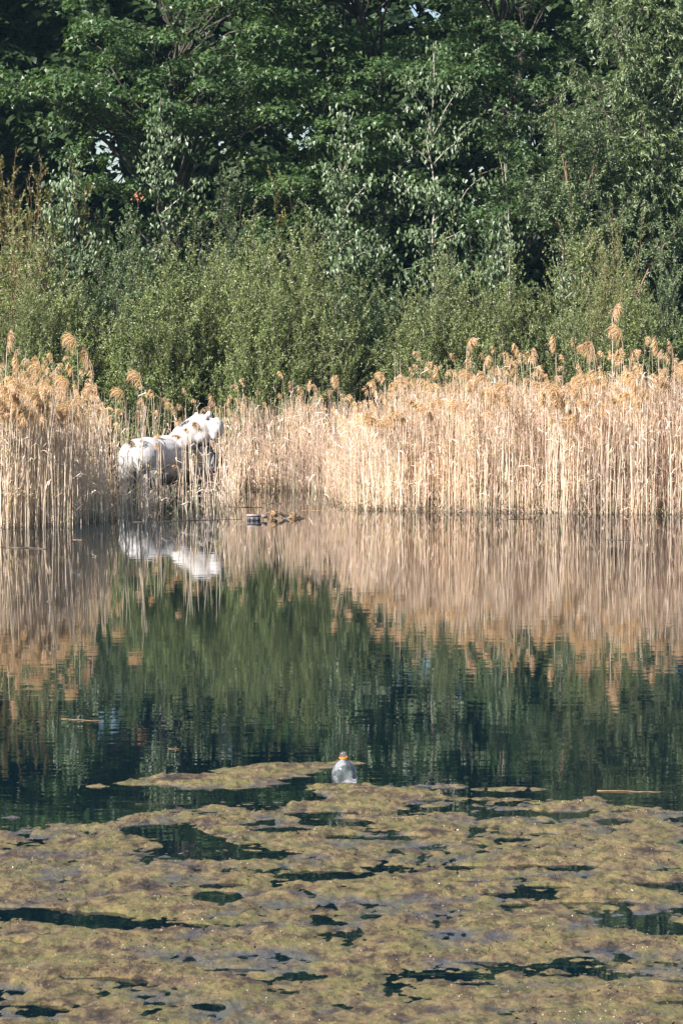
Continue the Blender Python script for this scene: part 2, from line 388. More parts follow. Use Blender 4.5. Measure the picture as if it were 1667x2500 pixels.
W_, B_, O_, B2_ = M['willow'], M['bush'], M['olive'], leaf_mat('bush_leaf_greener', [(.20, .25, .09), (.14, .19, .065), (.25, .29, .12), (.35, .38, .20)], rough=.38, trans=.33)
SH = [ # name, label, px, D, top, spread, stems, leaf, bark, L, W, opts
 ('willow_bush', 'widest pale willow bush in the middle behind the reeds, domed with many thin stems', 720, 50.3, 560, 190, 120, B_, M['bark'], .055, .02, {}),
 ('willow_bush', 'pale willow bush rising right above the white statue', 480, 50.8, 610, 150, 90, B_, M['bark'], .055, .02, {}),
 ('willow_bush', 'greyish willow bush left of the statue between the plumes and the dark poplar', 300, 51.0, 590, 130, 85, W_, M['bark'], .055, .02, {}),
 ('willow_bush', 'yellowish green willow bush at the left edge above the tallest plumes', 40, 51.0, 560, 150, 100, B_, M['bark_red'], .055, .02, {}),
 ('willow_bush', 'low willow bush below the large-leaved sapling at the left', 170, 50.2, 730, 130, 80, B_, M['bark'], .052, .02, {}),
 ('willow_bush', 'rounded pale willow bush right of the middle, below the tall poplar sapling', 1100, 50.4, 625, 130, 95, B_, M['bark'], .055, .02, {}),
 ('willow_bush', 'darker willow bush filling the notch between the middle bush and the rounded one', 925, 51.2, 720, 110, 75, W_, M['bark'], .055, .02, {}),
 ('willow_bush', 'pale willow bush behind the twin tall plumes on the right', 1270, 50.6, 680, 130, 80, B_, M['bark'], .055, .02, {}),
 ('willow_bush', 'spiky yellow-green willow bush near the right edge with upright shoots', 1500, 50.8, 570, 100, 80, B_, M['bark_red'], .06, .017, {'open_': .6}),
 ('willow_bush', 'small dark-leaved bush in the right corner behind the reeds', 1640, 50.5, 690, 90, 60, W_, M['bark'], .05, .024, {}),
 ('willow_bush', 'low willow bush between the rounded bush and the right corner', 1400, 50.2, 740, 110, 70, B_, M['bark'], .055, .02, {}),
] + [('willow_bush', lb_, px_, D_, t_, s_, 90, B_ if i_ % 3 else B2_, M['bark'], .055, .02, {}) for i_, (lb_, px_, D_, t_, s_) in enumerate([
 ('low front willow bush reaching down into the reeds just right of the statue head', 640, 49.6, 700, 120),
 ('low front willow bush reaching down into the reeds at the dark middle gap', 775, 49.7, 690, 110),
 ('willow bush low behind the reeds right of the dark notch', 1010, 49.8, 740, 120),
 ('willow bush low behind the reeds above the statue rump', 370, 49.9, 720, 130),
 ('willow bush low behind the reeds above the left plumes', 90, 50.0, 700, 130),
 ('willow bush low behind the torn leaning reed plume', 1190, 49.9, 730, 120),
 ('willow bush low behind the tallest reeds', 1560, 49.9, 720, 120),
 ('willow bush behind and above the widest middle bush on its left', 610, 52.2, 570, 130),
 ('willow bush behind the spiky bush on the right', 1430, 52.2, 600, 120),
])] + [
 ('leafy_thicket', 'blue-green willow thicket behind the statue bush, reaching the dark boughs', 560, 53.5, 380, 120, 80, W_, M['bark'], .07, .02, {'droop': .15}),
 ('olive_sapling', 'thin yellowish brown maple saplings at the far left above the willow', 60, 53.5, 300, 130, 60, O_, M['bark_red'], .07, .05, {'open_': .6, 'lk': 'maple'}),
 ('olive_sapling', 'slender yellowish sapling clump at the left with one bare pale stem', 190, 54.5, 330, 90, 40, O_, M['bark'], .075, .055, {'open_': .6, 'lk': 'maple'}),
 ('olive_sapling', 'small yellowish sapling in the dark gap below the middle maple', 670, 54.5, 420, 70, 40, O_, M['bark'], .075, .055, {'open_': .7, 'lk': 'maple'}),
 ('leafy_thicket', 'bright green thicket under the sky gap at the left', 290, 54.5, 460, 110, 80, M['maple'], M['bark'], .08, .06, {'lk': 'maple'}),
 ('leafy_thicket', 'dark leafy thicket left of the tall poplar sapling', 880, 53.0, 450, 130, 90, M['poplar'], M['bark'], .075, .05, {'lk': 'narrow', 'droop': .3}),
 ('leafy_thicket', 'shaded leafy thicket right of the tall poplar sapling', 1180, 54.0, 470, 100, 70, M['maple'], M['bark'], .07, .05, {'lk': 'maple'}),
 ('leafy_thicket', 'dark thicket behind the reddish stems on the right', 1480, 54.5, 480, 150, 100, M['maple_shaded'], M['bark'], .08, .05, {'lk': 'narrow'}),
 ('leafy_thicket', 'deep green thicket at the back between the middle bushes and the maple trunks', 760, 55.5, 520, 180, 90, M['maple_shaded'], M['bark'], .09, .055, {'lk': 'narrow'}),
 ('leafy_thicket', 'dark thicket hiding the trunk of the big left maple', 425, 55.0, 520, 110, 90, M['maple_shaded'], M['bark'], .085, .05, {'lk': 'narrow'}),
 ('leafy_thicket', 'deep green thicket at the back of the left side', 150, 56.5, 560, 200, 90, M['maple_shaded'], M['bark'], .09, .055, {'lk': 'narrow'}),
]
for (nm, lab, px, D, pt, sp, ns, lm, bm, LL, WW, op) in SH:
    lk = op.pop('lk', 'narrow')
    shrub(nm, lab, 'bush' if nm in ('willow_bush', 'leafy_thicket') else 'sapling', px, D, pt, sp, ns, lm, bm, LL, WW, kind=lk, twigs=14 if lk == 'maple' else 17, per=12, **op)

# reddish open-branched willow tree
def branchy(name, label, px, D, stems, barkm, leafm, leafL, leafW, cat='tree', twn=26, per=12, droop=.2, kind='narrow', twigL=.5, spread=.8, lb=.35, main='trunk'):
    b = base_at(px, D); root = empty(name, b); tag(root, label, cat)
    g = Geo(); first = True; pos = []; ax = []; nr = []; tw = Geo()
    for (ppts, r0, r1) in stems:
        P = np.array([at(x, y, D+d)-Vector(b) for x, y, d in ppts]); n = 14
        tt = np.linspace(0, len(P)-1, n); Q = np.stack([np.interp(tt, np.arange(len(P)), P[:, i]) for i in range(3)], -1)
        Q += rng.normal(0, .012, Q.shape)
        s = Geo(); tube(s, Q, np.linspace(r0, r1, n), 7); s.build(main if first else 'branch', barkm, root, True); first = False
        k_ = twn if r0 < .05 else twn*2
        for tv in rng.uniform(lb, 1, k_):
            f = tv*(n-1); i = min(int(f), n-2); p0 = Q[i]+(Q[i+1]-Q[i])*(f-i)
            o = unit(rng.normal(0, 1, 3)); o[2] += .25; e = p0+o*spread*rng.uniform(.4, 1); W1 = limb(p0, e, 5, .06, .3)
            tube(tw, W1, np.linspace(.009, .003, 5), 3, cap=False)
            for j in range(5):
                q0 = W1[rng.integers(1, 5)]; td = unit(rng.normal(0, 1, 3)+o*.8-np.array([0, 0, droop])); u = rng.random(per)
                L_ = twigL*rng.uniform(.4, 1); Z = q0+td*(u*L_)[:, None]; Z[:, 2] -= droop*u*u*L_
                pos.append(Z); la = td*.6+unit(rng.normal(0, 1, (per, 3)))*.8; la[:, 2] -= droop*1.3; ax.append(la)
                nr.append(unit(rng.normal(0, 1, (per, 3)))+np.array([-.3, -.3, .5]))
                tube(tw, np.array([q0, q0+td*L_]), [.004, .002], 3, cap=False)
    pos = np.concatenate(pos); ax = np.concatenate(ax); nr = np.concatenate(nr)
    k = _gk(pos+np.array(b)); pos, ax, nr = pos[k], ax[k], nr[k]; n_ = len(pos)
    leaves(g, pos, ax, nr, leafL*rng.uniform(.7, 1.3, n_), leafW*rng.uniform(.7, 1.25, n_), kind)
    tag(tw.build('twigs', M['bark'], root), kind='stuff'); tag(g.build('crown', leafm, root), kind='stuff')
    return root
branchy('willow_tree', 'tall silvery green willow with drooping sprays along the right edge', 1600, 55.0,
        [([(1640, 1010, 0), (1630, 640, 0), (1640, 300, 0), (1655, -50, 0), (1660, -280, 0)], .09, .03),
         ([(1640, 700, 0), (1560, 500, -.3), (1500, 330, -.6), (1450, 200, -.8)], .04, .01), ([(1635, 560, 0), (1580, 400, -.4), (1540, 200, -1), (1500, 60, -1)], .04, .01),
         ([(1640, 420, 0), (1570, 250, .2), (1530, 60, 0), (1480, -60, 0)], .035, .01), ([(1645, 350, 0), (1680, 200, -.7), (1690, 0, -1)], .035, .01),
         ([(1645, 650, 0), (1690, 500, -.7), (1700, 350, -1)], .03, .01), ([(1648, 200, 0), (1600, 60, -.8), (1590, -80, -1)], .035, .01),
         ([(1640, 600, 0), (1500, 480, -.6), (1430, 400, -.9)], .03, .008), ([(1640, 500, 0), (1600, 450, -.9), (1570, 330, -1.3)], .03, .008),
         ([(1655, 50, 0), (1600, -60, -.8), (1540, -180, -1)], .035, .01), ([(1660, 0, 0), (1700, -120, -.8), (1720, -220, -1)], .035, .01)],
        M['bark'], W_, .10, .028, twn=40, per=24, droop=.45, twigL=.5, spread=.85, lb=.3)
branchy('willow_tree', 'bare-stemmed reddish willow with forked branches standing left of the silvery willow', 1390, 53.0,
        [([(1397, 1000, 0), (1398, 700, 0), (1400, 560, 0), (1388, 460, 0), (1370, 380, 0), (1350, 300, 0)], .032, .007),
         ([(1375, 900, -.2), (1374, 600, -.2), (1362, 530, -.2), (1330, 495, -.2), (1290, 450, -.3)], .018, .004),
         ([(1400, 560, 0), (1430, 480, .1), (1450, 400, .1), (1465, 350, .1)], .013, .004), ([(1398, 565, 0), (1370, 550, 0), (1330, 520, 0)], .012, .003),
         ([(1410, 740, 0), (1440, 630, 0), (1500, 560, 0), (1545, 500, 0)], .018, .005), ([(1405, 730, 0), (1430, 660, 0), (1432, 540, 0)], .012, .004),
         ([(1398, 615, 0), (1440, 625, -.1), (1480, 628, -.1)], .010, .004), ([(1545, 745, -.3), (1580, 660, -.3), (1620, 600, -.3), (1660, 560, -.3)], .02, .006),
         ([(1400, 520, 0), (1380, 420, .2), (1390, 330, .2), (1385, 260, .2)], .012, .004)],
        M['bark_red'], M['willow'], .07, .022, twn=24, per=18, droop=.1, twigL=.4, spread=.6, lb=.35)
branchy('birch_sapling', 'thin pale-stemmed sapling between the poplar and the reddish willow', 1235, 52.8,
        [([(1240, 980, 0), (1244, 600, 0), (1240, 500, 0), (1232, 410, 0), (1225, 300, 0)], .018, .005),
         ([(1232, 460, 0), (1215, 360, 0), (1205, 290, 0)], .007, .003), ([(1236, 430, 0), (1240, 330, 0), (1239, 270, 0)], .007, .003)],
        M['bark_pale'], M['maple'], .07, .045, cat='sapling', twn=14, per=9, droop=.1, twigL=.3, spread=.4, lb=.5)

# --- poplars with large hanging leaves, each of the largest a part of its own
def poplar(label, px, D, top, arms, nleaf_parts, extra, size=.10, bare=(0, 0)):
    size *= 1.02; extra = int(extra*1.9)
    b = base_at(px, D); root = empty('poplar_sapling', b); tag(root, label, 'sapling')
    T = at(px, top, D)-Vector(b); H = T.z
    s = Geo(); P = limb((0, 0, 0), tuple(T), 14, 0, .12); tube(s, P, np.linspace(.034, .006, 14), 7); s.build('trunk', M['bark_pale'] if top < 150 else M['bark'], root, True)
    pts = [P[-1]]*8+[P[-2]]*5; 
    for (ax_, ay, ex, ey, dd) in arms:
        A = np.array(at(ax_, ay, D)-Vector(b)); E = np.array(at(ex, ey, D+dd)-Vector(b)); Q = limb(A, E, 7, .0, .15)
        s = Geo(); tube(s, Q, np.linspace(.013, .004, 7), 5); s.build('branch', M['bark_pale'], root, True)
        for k in range(10): 
            f = rng.uniform(.25, 1)*5.99; i = int(f); pts.append(Q[i]+(Q[i+1]-Q[i])*(f-i))
        pts += [Q[-1]]*5
    aut = Geo()
    for k in range(22):
        f = rng.uniform(.3, .97)*12.9; i = int(f); q0 = P[i]+(P[i+1]-P[i])*(f-i); an = rng.uniform(0, 6.28); ln = rng.uniform(.2, .55)*(1.15-f/14)
        Q = limb(q0, q0+np.array([math.cos(an)*ln, math.sin(an)*ln*.8, ln*rng.uniform(.3, .9)]), 5, -.05, .1); tube(aut, Q, np.linspace(.007, .003, 5), 4)
        for j in range(5): f2 = rng.uniform(.3, 1)*3.99; i2 = int(f2); pts.append(Q[i2]+(Q[i2+1]-Q[i2])*(f2-i2))
    tag(aut.build('side_twigs', M['bark_pale'], root), kind='stuff')
    for k in range(40):
        f = rng.uniform(.25, 1)*12.9; i = int(f); pts.append(P[i]+(P[i+1]-P[i])*(f-i))
    pts = np.array(pts)
    def leafset(n, spread):
        c = pts[rng.integers(0, len(pts), n)]
        o = rng.normal(0, 1, (n, 3))*np.array([spread, spread, spread*.8]); o[:, 2] -= .06
        pos = c+o; ax = np.stack([rng.normal(0, .35, n), rng.normal(0, .35, n), -np.ones(n)], -1)
        nr = np.stack([rng.normal(-.35, .7, n), rng.normal(-.8, .5, n), rng.normal(.5, .3, n)], -1)
        return pos, ax, nr
    g = Geo(); pos, ax, nr = leafset(extra, .14)
    leaves(g, pos, ax, nr, size*rng.uniform(.6, 1.05, extra), size*.5*rng.uniform(.6, 1.1, extra), 'ovate')
    tag(g.build('crown', M['poplar'], root), kind='stuff')
    protos = []
    for k in range(8):
        q = Geo(); leaves(q, np.zeros((1, 3)), np.array([[0, 0, -1.]]), np.array([[0, -1., .25]]), size*(1+.08*(k % 3)), size*(.42+.025*k), 'ovate')
        tube(q, np.array([[0, 0, 0], [0, .01, .04]]), [.0015, .0012], 3, cap=False)
        protos.append(q.mesh('leaf', pop_mats[k % len(pop_mats)]))
    pos, ax, nr = leafset(nleaf_parts, .09)
    for k in range(nleaf_parts):
        o = bpy.data.objects.new('leaf', protos[k % 8]); col.objects.link(o); o.parent = root
        p_ = pos[k]; o.location = (p_[0], p_[1]-.10, p_[2])
        o.rotation_euler = (rng.normal(-.3, .35), rng.normal(0, .35), rng.normal(-.25, .6))
        o.scale = (rng.uniform(.8, 1.15),)*3
def plain_leaf(name, c):
    m, n, p, new, L = mat(name); p.inputs['Base Color'].default_value = (*c, 1); p.inputs['Roughness'].default_value = .42
    p.inputs['Specular IOR Level'].default_value = .5
    oi = new('ShaderNodeObjectInfo'); hs = new('ShaderNodeHueSaturation'); hs.inputs['Color'].default_value = (*c, 1)
    mr = new('ShaderNodeMapRange'); mr.inputs[3].default_value = .65; mr.inputs[4].default_value = 1.35; L(oi.outputs['Random'], mr.inputs[0]); L(mr.outputs[0], hs.inputs['Value'])
    L(hs.outputs[0], p.inputs['Base Color']); return m
pop_mats = [plain_leaf('poplar_leaf_pale', (.095, .13, .06)), plain_leaf('poplar_leaf_green', (.055, .09, .032)), plain_leaf('poplar_leaf_grey', (.075, .11, .045))]
poplar('tallest poplar sapling with hanging pale leaves and a bare pale stem, right of the middle', 1058, 52.2, 105,
       [(1058, 330, 1000, 190, -.3), (1058, 330, 1125, 200, -.3), (1058, 400, 960, 320, -.3), (1058, 400, 1150, 300, -.4), (1056, 480, 1018, 455, -.3), (1056, 482, 1090, 465, -.2),
        (1056, 520, 960, 420, -.3), (1056, 540, 1180, 430, -.3), (1054, 560, 1000, 560, -.4), (1054, 600, 1130, 560, -.4), (1052, 640, 980, 660, -.4), (1052, 650, 1110, 640, -.3)], 300, 900)
poplar('poplar sapling with a column of long hanging leaves above the low left bush', 172, 52.0, 385,
       [(172, 520, 160, 440, -.3), (172, 560, 120, 500, -.3), (172, 620, 100, 580, -.3), (174, 660, 230, 570, -.3), (174, 680, 215, 620, -.3), (178, 690, 140, 660, -.3)], 230, 500)
poplar('slim poplar sapling beside the sky gap, its top standing against the dark boughs', 392, 53.0, 235,
       [(392, 380, 440, 330, -.3), (392, 400, 370, 330, -.3), (392, 430, 350, 400, -.3), (392, 450, 410, 420, -.3), (395, 520, 490, 440, -.3)], 180, 350, .095)
poplar('poplar sapling just left of the tallest one, with a short pointed top', 836, 52.4, 262,
       [(836, 420, 870, 350, -.3), (836, 460, 800, 400, -.3), (836, 520, 910, 430, -.3), (836, 560, 780, 520, -.3), (836, 600, 900, 560, -.3), (836, 640, 860, 620, -.3), (836, 640, 930, 600, -.3)], 200, 600)
poplar('low poplar sapling at the foot of the pale-stemmed sapling', 1225, 52.0, 520,
       [(1225, 600, 1200, 560, -.2), (1225, 620, 1260, 590, -.2), (1225, 660, 1190, 640, -.2), (1225, 690, 1150, 660, -.2)], 90, 260, .095)
poplar('lowest poplar sapling with a few round leaves beside the reddish willow', 1375, 51.6, 610,
       [(1375, 700, 1360, 640, -.2), (1375, 730, 1400, 710, -.2)], 36, 60, .095)
# orange tuft seen through the leaves
g = Geo(); n_ = 14; pos = rng.normal(0, .05, (n_, 3)); leaves(g, pos, rng.normal(0, 1, (n_, 3)), rng.normal(0, 1, (n_, 3))+np.array([0, -1, .5]), .06, .045, 'maple')
t = Geo(); tube(t, [[0, 0, -.4], [0.03, 0, -.2], [0, 0, .05]], [.008, .006, .003], 4)
root = empty('withered_twig', at(334, 478, 53.2)); tag(root, 'small orange-red tuft of withered leaves showing below the sky gap', 'twig')
g.build('leaves', M['orange_leaf'], root); t.build('twig', M['bark'], root)

# ------------------------------------------------------------------ reeds
def front_row(px):      # pixel row of the reed bed's water edge
    return np.interp(px, [-200, 0, 150, 250, 330, 420, 560, 585, 620, 760, 800, 860, 1300, 1667, 1900], [1292, 1290, 1284, 1276, 1270, 1268, 1256, 1228, 1203, 1206, 1228, 1246, 1253, 1257, 1258])
def front_D(px): return CAM_Z*FPX*1.0/(np.maximum(front_row(px)-777.0, 1))*1.0
def reed_height(px):    # stem height in metres at the front of the stand
    h = np.interp(px, [-200, 0, 120, 220, 300, 450, 560, 640, 760, 830, 950, 1100, 1300, 1667, 1900], [2.0, 2.0, 1.9, 1.55, 1.25, 1.15, 1.2, 1.2, 1.25, 1.4, 1.62, 1.82, 1.85, 1.9, 1.9])
    return h*(.84+.32*fbm(np.asarray(px, float)/55., np.zeros_like(np.asarray(px, float))+3.3, 77, 3))
def stem_pts(n, H, lean, curve):
    t = np.linspace(0, 1, 4)
    x = lean[:, 0:1]*t*H[:, None]+curve[:, 0:1]*(t**2)*H[:, None]; y = lean[:, 1:2]*t*H[:, None]+curve[:, 1:2]*(t**2)*H[:, None]
    return np.stack([x, y, np.repeat(t[None], n, 0)*H[:, None]], -1)
def stems_batch(g, base, H, lean, curve, r, m=0, jit=.0):
    n = len(base); P = stem_pts(n, H, lean, curve)+base[:, None]
    if jit: P[:, 1:-1] += rng.normal(0, jit, P[:, 1:-1].shape)
    ang = np.array([0, 2.094, 4.189]); A = np.stack([np.cos(ang), np.sin(ang), ang*0], -1)
    rr = r[:, None]*np.linspace(1, .5, 4)[None]
    V = P[:, :, None]+rr[:, :, None, None]*A[None, None]
    f = []
    for i in range(3):
        for j in range(3):
            a, b_, c, d = i*3+j, i*3+(j+1) % 3, (i+1)*3+(j+1) % 3, (i+1)*3+j
            f += [[a, b_, c], [a, c, d]]
    f = np.array(f); FF = f[None]+(np.arange(n)*12)[:, None, None]
    g.add(V.reshape(-1, 3), FF.reshape(-1, 3), m); return P
def blades(g, P0, d, L, Wd, m=0, droop=.5):
    """dead leaf blades: 3-segment folded strips leaving the stem and bending down"""
    n = len(P0); d = unit(d); side = unit(np.cross(d, np.array([0, 0, 1.])+rng.normal(0, .5, (n, 3))))
    L = np.broadcast_to(L, (n,)); pts = []
    for t, w_ in ((0, .6), (.5, 1), (1, .02)):
        c = P0+d*(t*L)[:, None]; c[:, 2] -= droop*(t**2)*L
        pts += [c+side*(Wd*w_/2), c-side*(Wd*w_/2)]
    V = np.stack(pts, 1); f = []
    for i in range(2): a = 2*i; f += [[a, a+1, a+3], [a, a+3, a+2]]
    f = np.array(f); FF = f[None]+(np.arange(n)*6)[:, None, None]; g.add(V.reshape(-1, 3), FF.reshape(-1, 3), m)
def plume(g, tip, dirxy, L, n=70, m=0, full=1.0, bend=1.0):
    """nodding feathery head: a bent rachis with drooping hair-thin branchlets"""
    t = np.linspace(0, 1, 7); d = np.array([dirxy[0], dirxy[1]])
    R = np.stack([d[0]*L*.55*bend*t**1.5, d[1]*L*.55*bend*t**1.5, L*(t*.85-.75*bend*t**3)], -1)+np.array(tip)
    tube(g, R, np.linspace(.004, .0015, 7), 3, m, False)
    u = rng.uniform(0.02, 1, n); P0 = np.stack([np.interp(u, t, R[:, i]) for i in range(3)], -1)
    ll = L*.36*full*np.sin(np.pi*np.clip(u*.85+.14, 0, 1))**.7*rng.uniform(.5, 1.2, n)
    dr = np.stack([d[0]*.75+rng.normal(0, .38, n), d[1]*.75+rng.normal(0, .38, n), rng.normal(-.1, .5, n)], -1); dr = unit(dr)
    mid = P0+dr*(ll*.6)[:, None]; end = P0+dr*ll[:, None]; mid[:, 2] -= ll*.15; end[:, 2] -= ll*.55
    s = unit(np.cross(dr, rng.normal(0, 1, (n, 3))))*.0045
    V = np.stack([P0, mid-s, mid+s, end], 1)
    f = np.array([[0, 2, 1], [1, 2, 3]]); FF = f[None]+(np.arange(n)*4)[:, None, None]
    g.add(V.reshape(-1, 3), FF.reshape(-1, 3), m)

# the mass of the reed bed, one object
N = 15500
yy = 0
cand_px = rng.uniform(-160, 1830, N)
Df = front_D(cand_px)
def edge_soft(px): return np.interp(px, [0, 170, 240, 330, 560, 700, 800, 900, 1000], [.1, .25, 1.3, 1.6, 1.2, .9, 1.6, 1.6, .2])
Df = Df+np.abs(rng.normal(0, 1, N))*edge_soft(cand_px)
depth = rng.gamma(1.15, 1.9, N); depth = np.where(depth > 9, rng.uniform(0, 5, N), depth)
Dy = Df+depth+.05+rng.normal(0, .12, N)
Dy = np.where(Dy > 49.3, rng.uniform(43, 49, N), Dy)
X = (cand_px-833.5)/FPX*Dy
stat = (cand_px > 262) & (cand_px < 570)
front_stat = stat & (Dy < 43.4)
keep = ~(stat & (Dy > 43.4) & (Dy < 46.0) & (cand_px > 262) & (cand_px < 545))
keep &= ~(front_stat & (rng.random(N) < np.interp(cand_px, [262, 290, 330, 520, 570], [.2, .85, .95, .95, .5])))
bayarea = (cand_px > 585) & (cand_px < 790) & (Dy < 45.6); keep &= ~(bayarea & (rng.random(N) < .93))
clus = fbm(X*2.3, Dy*2.3, 21, 3); keep &= (clus > .43) | (rng.random(N) < .35)
keep &= ~((cand_px > 270) & (cand_px < 830) & (rng.random(N) < .38))
idx = np.where(keep)[0]
cx, cX, cY = cand_px[idx], X[idx], Dy[idx]; n = len(idx)
H = reed_height(cx)*(1.06-np.abs(rng.normal(0, .20, n)))*np.where(cY > 45, np.interp(cx, [250, 330, 780, 860], [1, 1.28, 1.22, 1]), 1)*(1-.02*np.minimum(cY-front_D(cx), 4))
tallf = rng.random(n) < .09; H[tallf] *= rng.uniform(1.05, 1.28, tallf.sum())
shortf = rng.random(n) < .35; H[shortf] *= rng.uniform(.35, .9, shortf.sum())
fs = front_stat[idx]; H[fs] = rng.uniform(.35, 1.0, fs.sum())*np.where(rng.random(fs.sum()) < .3, 1.4, 1)
cen = (cx > 570) & (cx < 800); H[cen] *= .95
base = np.stack([cX, cY, np.full(n, -.15)], -1)
lean = rng.normal(0, .045, (n, 2)); curve = rng.normal(0, .04, (n, 2)); wild = rng.random(n) < .07; lean[wild] += rng.normal(0, .22, (wild.sum(), 2))
rad = rng.uniform(.003, .0068, n); rad[tallf] *= .8
g = Geo()
P = stems_batch(g, base, H+.15, lean, curve, rad, 0, .006)
# leaf blades
kk = rng.integers(0, n, int(n*1.6)); tt = rng.uniform(.1, .98, len(kk))**.9; fi = tt*3; i0 = np.minimum(fi.astype(int), 2)
P0 = P[kk, i0]+(P[kk, i0+1]-P[kk, i0])*(fi-i0)[:, None]
th = rng.uniform(0, 2*np.pi, len(kk)); up = rng.uniform(.3, 4.5, len(kk))
blades(g, P0, np.stack([np.cos(th), np.sin(th), up], -1), rng.uniform(.12, .38, len(kk)), .014, 0, .6)
# lying and broken stems near the water
nb = 420; bp = rng.uniform(-100, 1780, nb); bD = front_D(bp)+rng.gamma(1.3, .8, nb); bp_ok = ~((bp > 585) & (bp < 800) & (bD < 45.6)); bp, bD = bp[bp_ok], bD[bp_ok]; nb = len(bp)
bb = np.stack([(bp-833.5)/FPX*bD, bD, rng.uniform(-.03, .25, nb)], -1); a = rng.uniform(0, 2*np.pi, nb)
stems_batch(g, bb, rng.uniform(.15, .5, nb), np.stack([np.cos(a)*rng.uniform(.5, 2.5, nb), np.sin(a)*1.0], -1), np.zeros((nb, 2)), np.full(nb, .005), 0)
# dark litter tufts along the waterline
nl = 9000; lp = rng.uniform(-100, 1780, nl); lD = front_D(lp)+rng.gamma(1.2, .9, nl)+.1
ok = ~((lp > 585) & (lp < 800) & (lD < 46.2)) & ~((lp > 262) & (lp < 570) & (lD < 43.5) & (rng.random(nl) < .93)); lp, lD = lp[ok], lD[ok]; nl = len(lp)
lb = np.stack([(lp-833.5)/FPX*lD, lD, np.full(nl, -.02)], -1); th = rng.uniform(0, 2*np.pi, nl)
blades(g, lb, np.stack([np.cos(th)*.5, np.sin(th)*.5, np.ones(nl)], -1), rng.uniform(.06, .30, nl), .012, 1, .5)
# fresh green shoots
ng = 330; gp = rng.uniform(-50, 1720, ng); gp[:30] = rng.uniform(280, 620, 30); gD = front_D(gp)+rng.gamma(1.2, .6, ng)
stems_batch(g, np.stack([(gp-833.5)/FPX*gD, gD, np.full(ng, -.1)], -1), rng.uniform(.25, .62, ng), rng.normal(0, .05, (ng, 2)), rng.normal(0, .05, (ng, 2)), rng.uniform(.004, .010, ng), 2)
# plumes on part of the stems
side_bias = np.where(rng.random(n) < .7, -1, 1)
hasp = np.where((rng.random(n) < np.interp(cx, [0, 200, 300, 560, 600, 800, 850, 1667], [.26, .26, .20, .10, .04, .05, .10, .09])) & (H > 1.0) | tallf & (rng.random(n) < .35) & (H > 1.5))[0]
for k in hasp[:1500]:
    a = rng.normal(math.pi if side_bias[k] < 0 else 0, .7)
    plume(g, P[k, -1], (math.cos(a), math.sin(a)), rng.uniform(.16, .27), 46, 3, rng.uniform(.8, 1.2), rng.uniform(.3, 1.0))
tag(g.build('reed_bed', [M['reed'], M['reed_dark'], M['shoot'], M['plume']]), 'dense bed of dry straw-coloured reeds standing along the far edge of the pond', 'reed bed', kind='stuff')

# single reeds: prototypes, then copies
def reed_proto(H, plumeL, bend, full, blade_n, r=.0065):
    root = empty('reed', (0, 0, 0))
    g = Geo(); P = stems_batch(g, np.array([[0, 0, -.15]]), np.array([H+.15]), rng.normal(0, .02, (1, 2)), rng.normal(0, .03, (1, 2)), np.array([r]), 0, .006)[0]
    g.build('stem', M['reed'], root)
    for k in range(blade_n):
        g = Geo(); i = rng.integers(1, 3); th = rng.uniform(0, 6.28)
        blades(g, P[i:i+1].copy(), np.array([[math.cos(th), math.sin(th), rng.uniform(.5, 1.8)]]), np.array([rng.uniform(.2, .4)]), .014, 0, .7); g.build('leaf', M['reed'], root)
    if plumeL:
        g = Geo(); plume(g, P[-1], (-1, .1), plumeL*1.2, 170, 0, full*1.15, bend); g.build('plume', M['plume'], root)
    root['tipx'] = float(P[-1, 0])
    return root, P[-1]
protos = [reed_proto(h, pl, be, fu, bn) for h, pl, be, fu, bn in
          [(2.0, .24, .9, 1.0, 2), (2.0, .20, .5, .9, 1), (1.9, .27, 1.0, 1.2, 2), (1.8, .22, .3, .9, 1), (1.7, 0, 0, 0, 2), (2.1, .24, .7, 1.1, 1), (1.6, 0, 0, 0, 1), (1.3, 0, 0, 0, 2), (1.2, .2, .8, 1.1, 1)]]
used = set()
def place_reed(pi, loc, rz, sc, label, group=None, tilt=0.0):
    root, tip = protos[pi]
    if pi not in used: o = root; used.add(pi)
    else: o = copy_tree(root)
    if 'tipx' in o: del o['tipx']
    o.location = loc; o.rotation_euler = (0, tilt, rz); o.scale = (1, 1, sc)
    tag(o, label, 'reed', group); return o
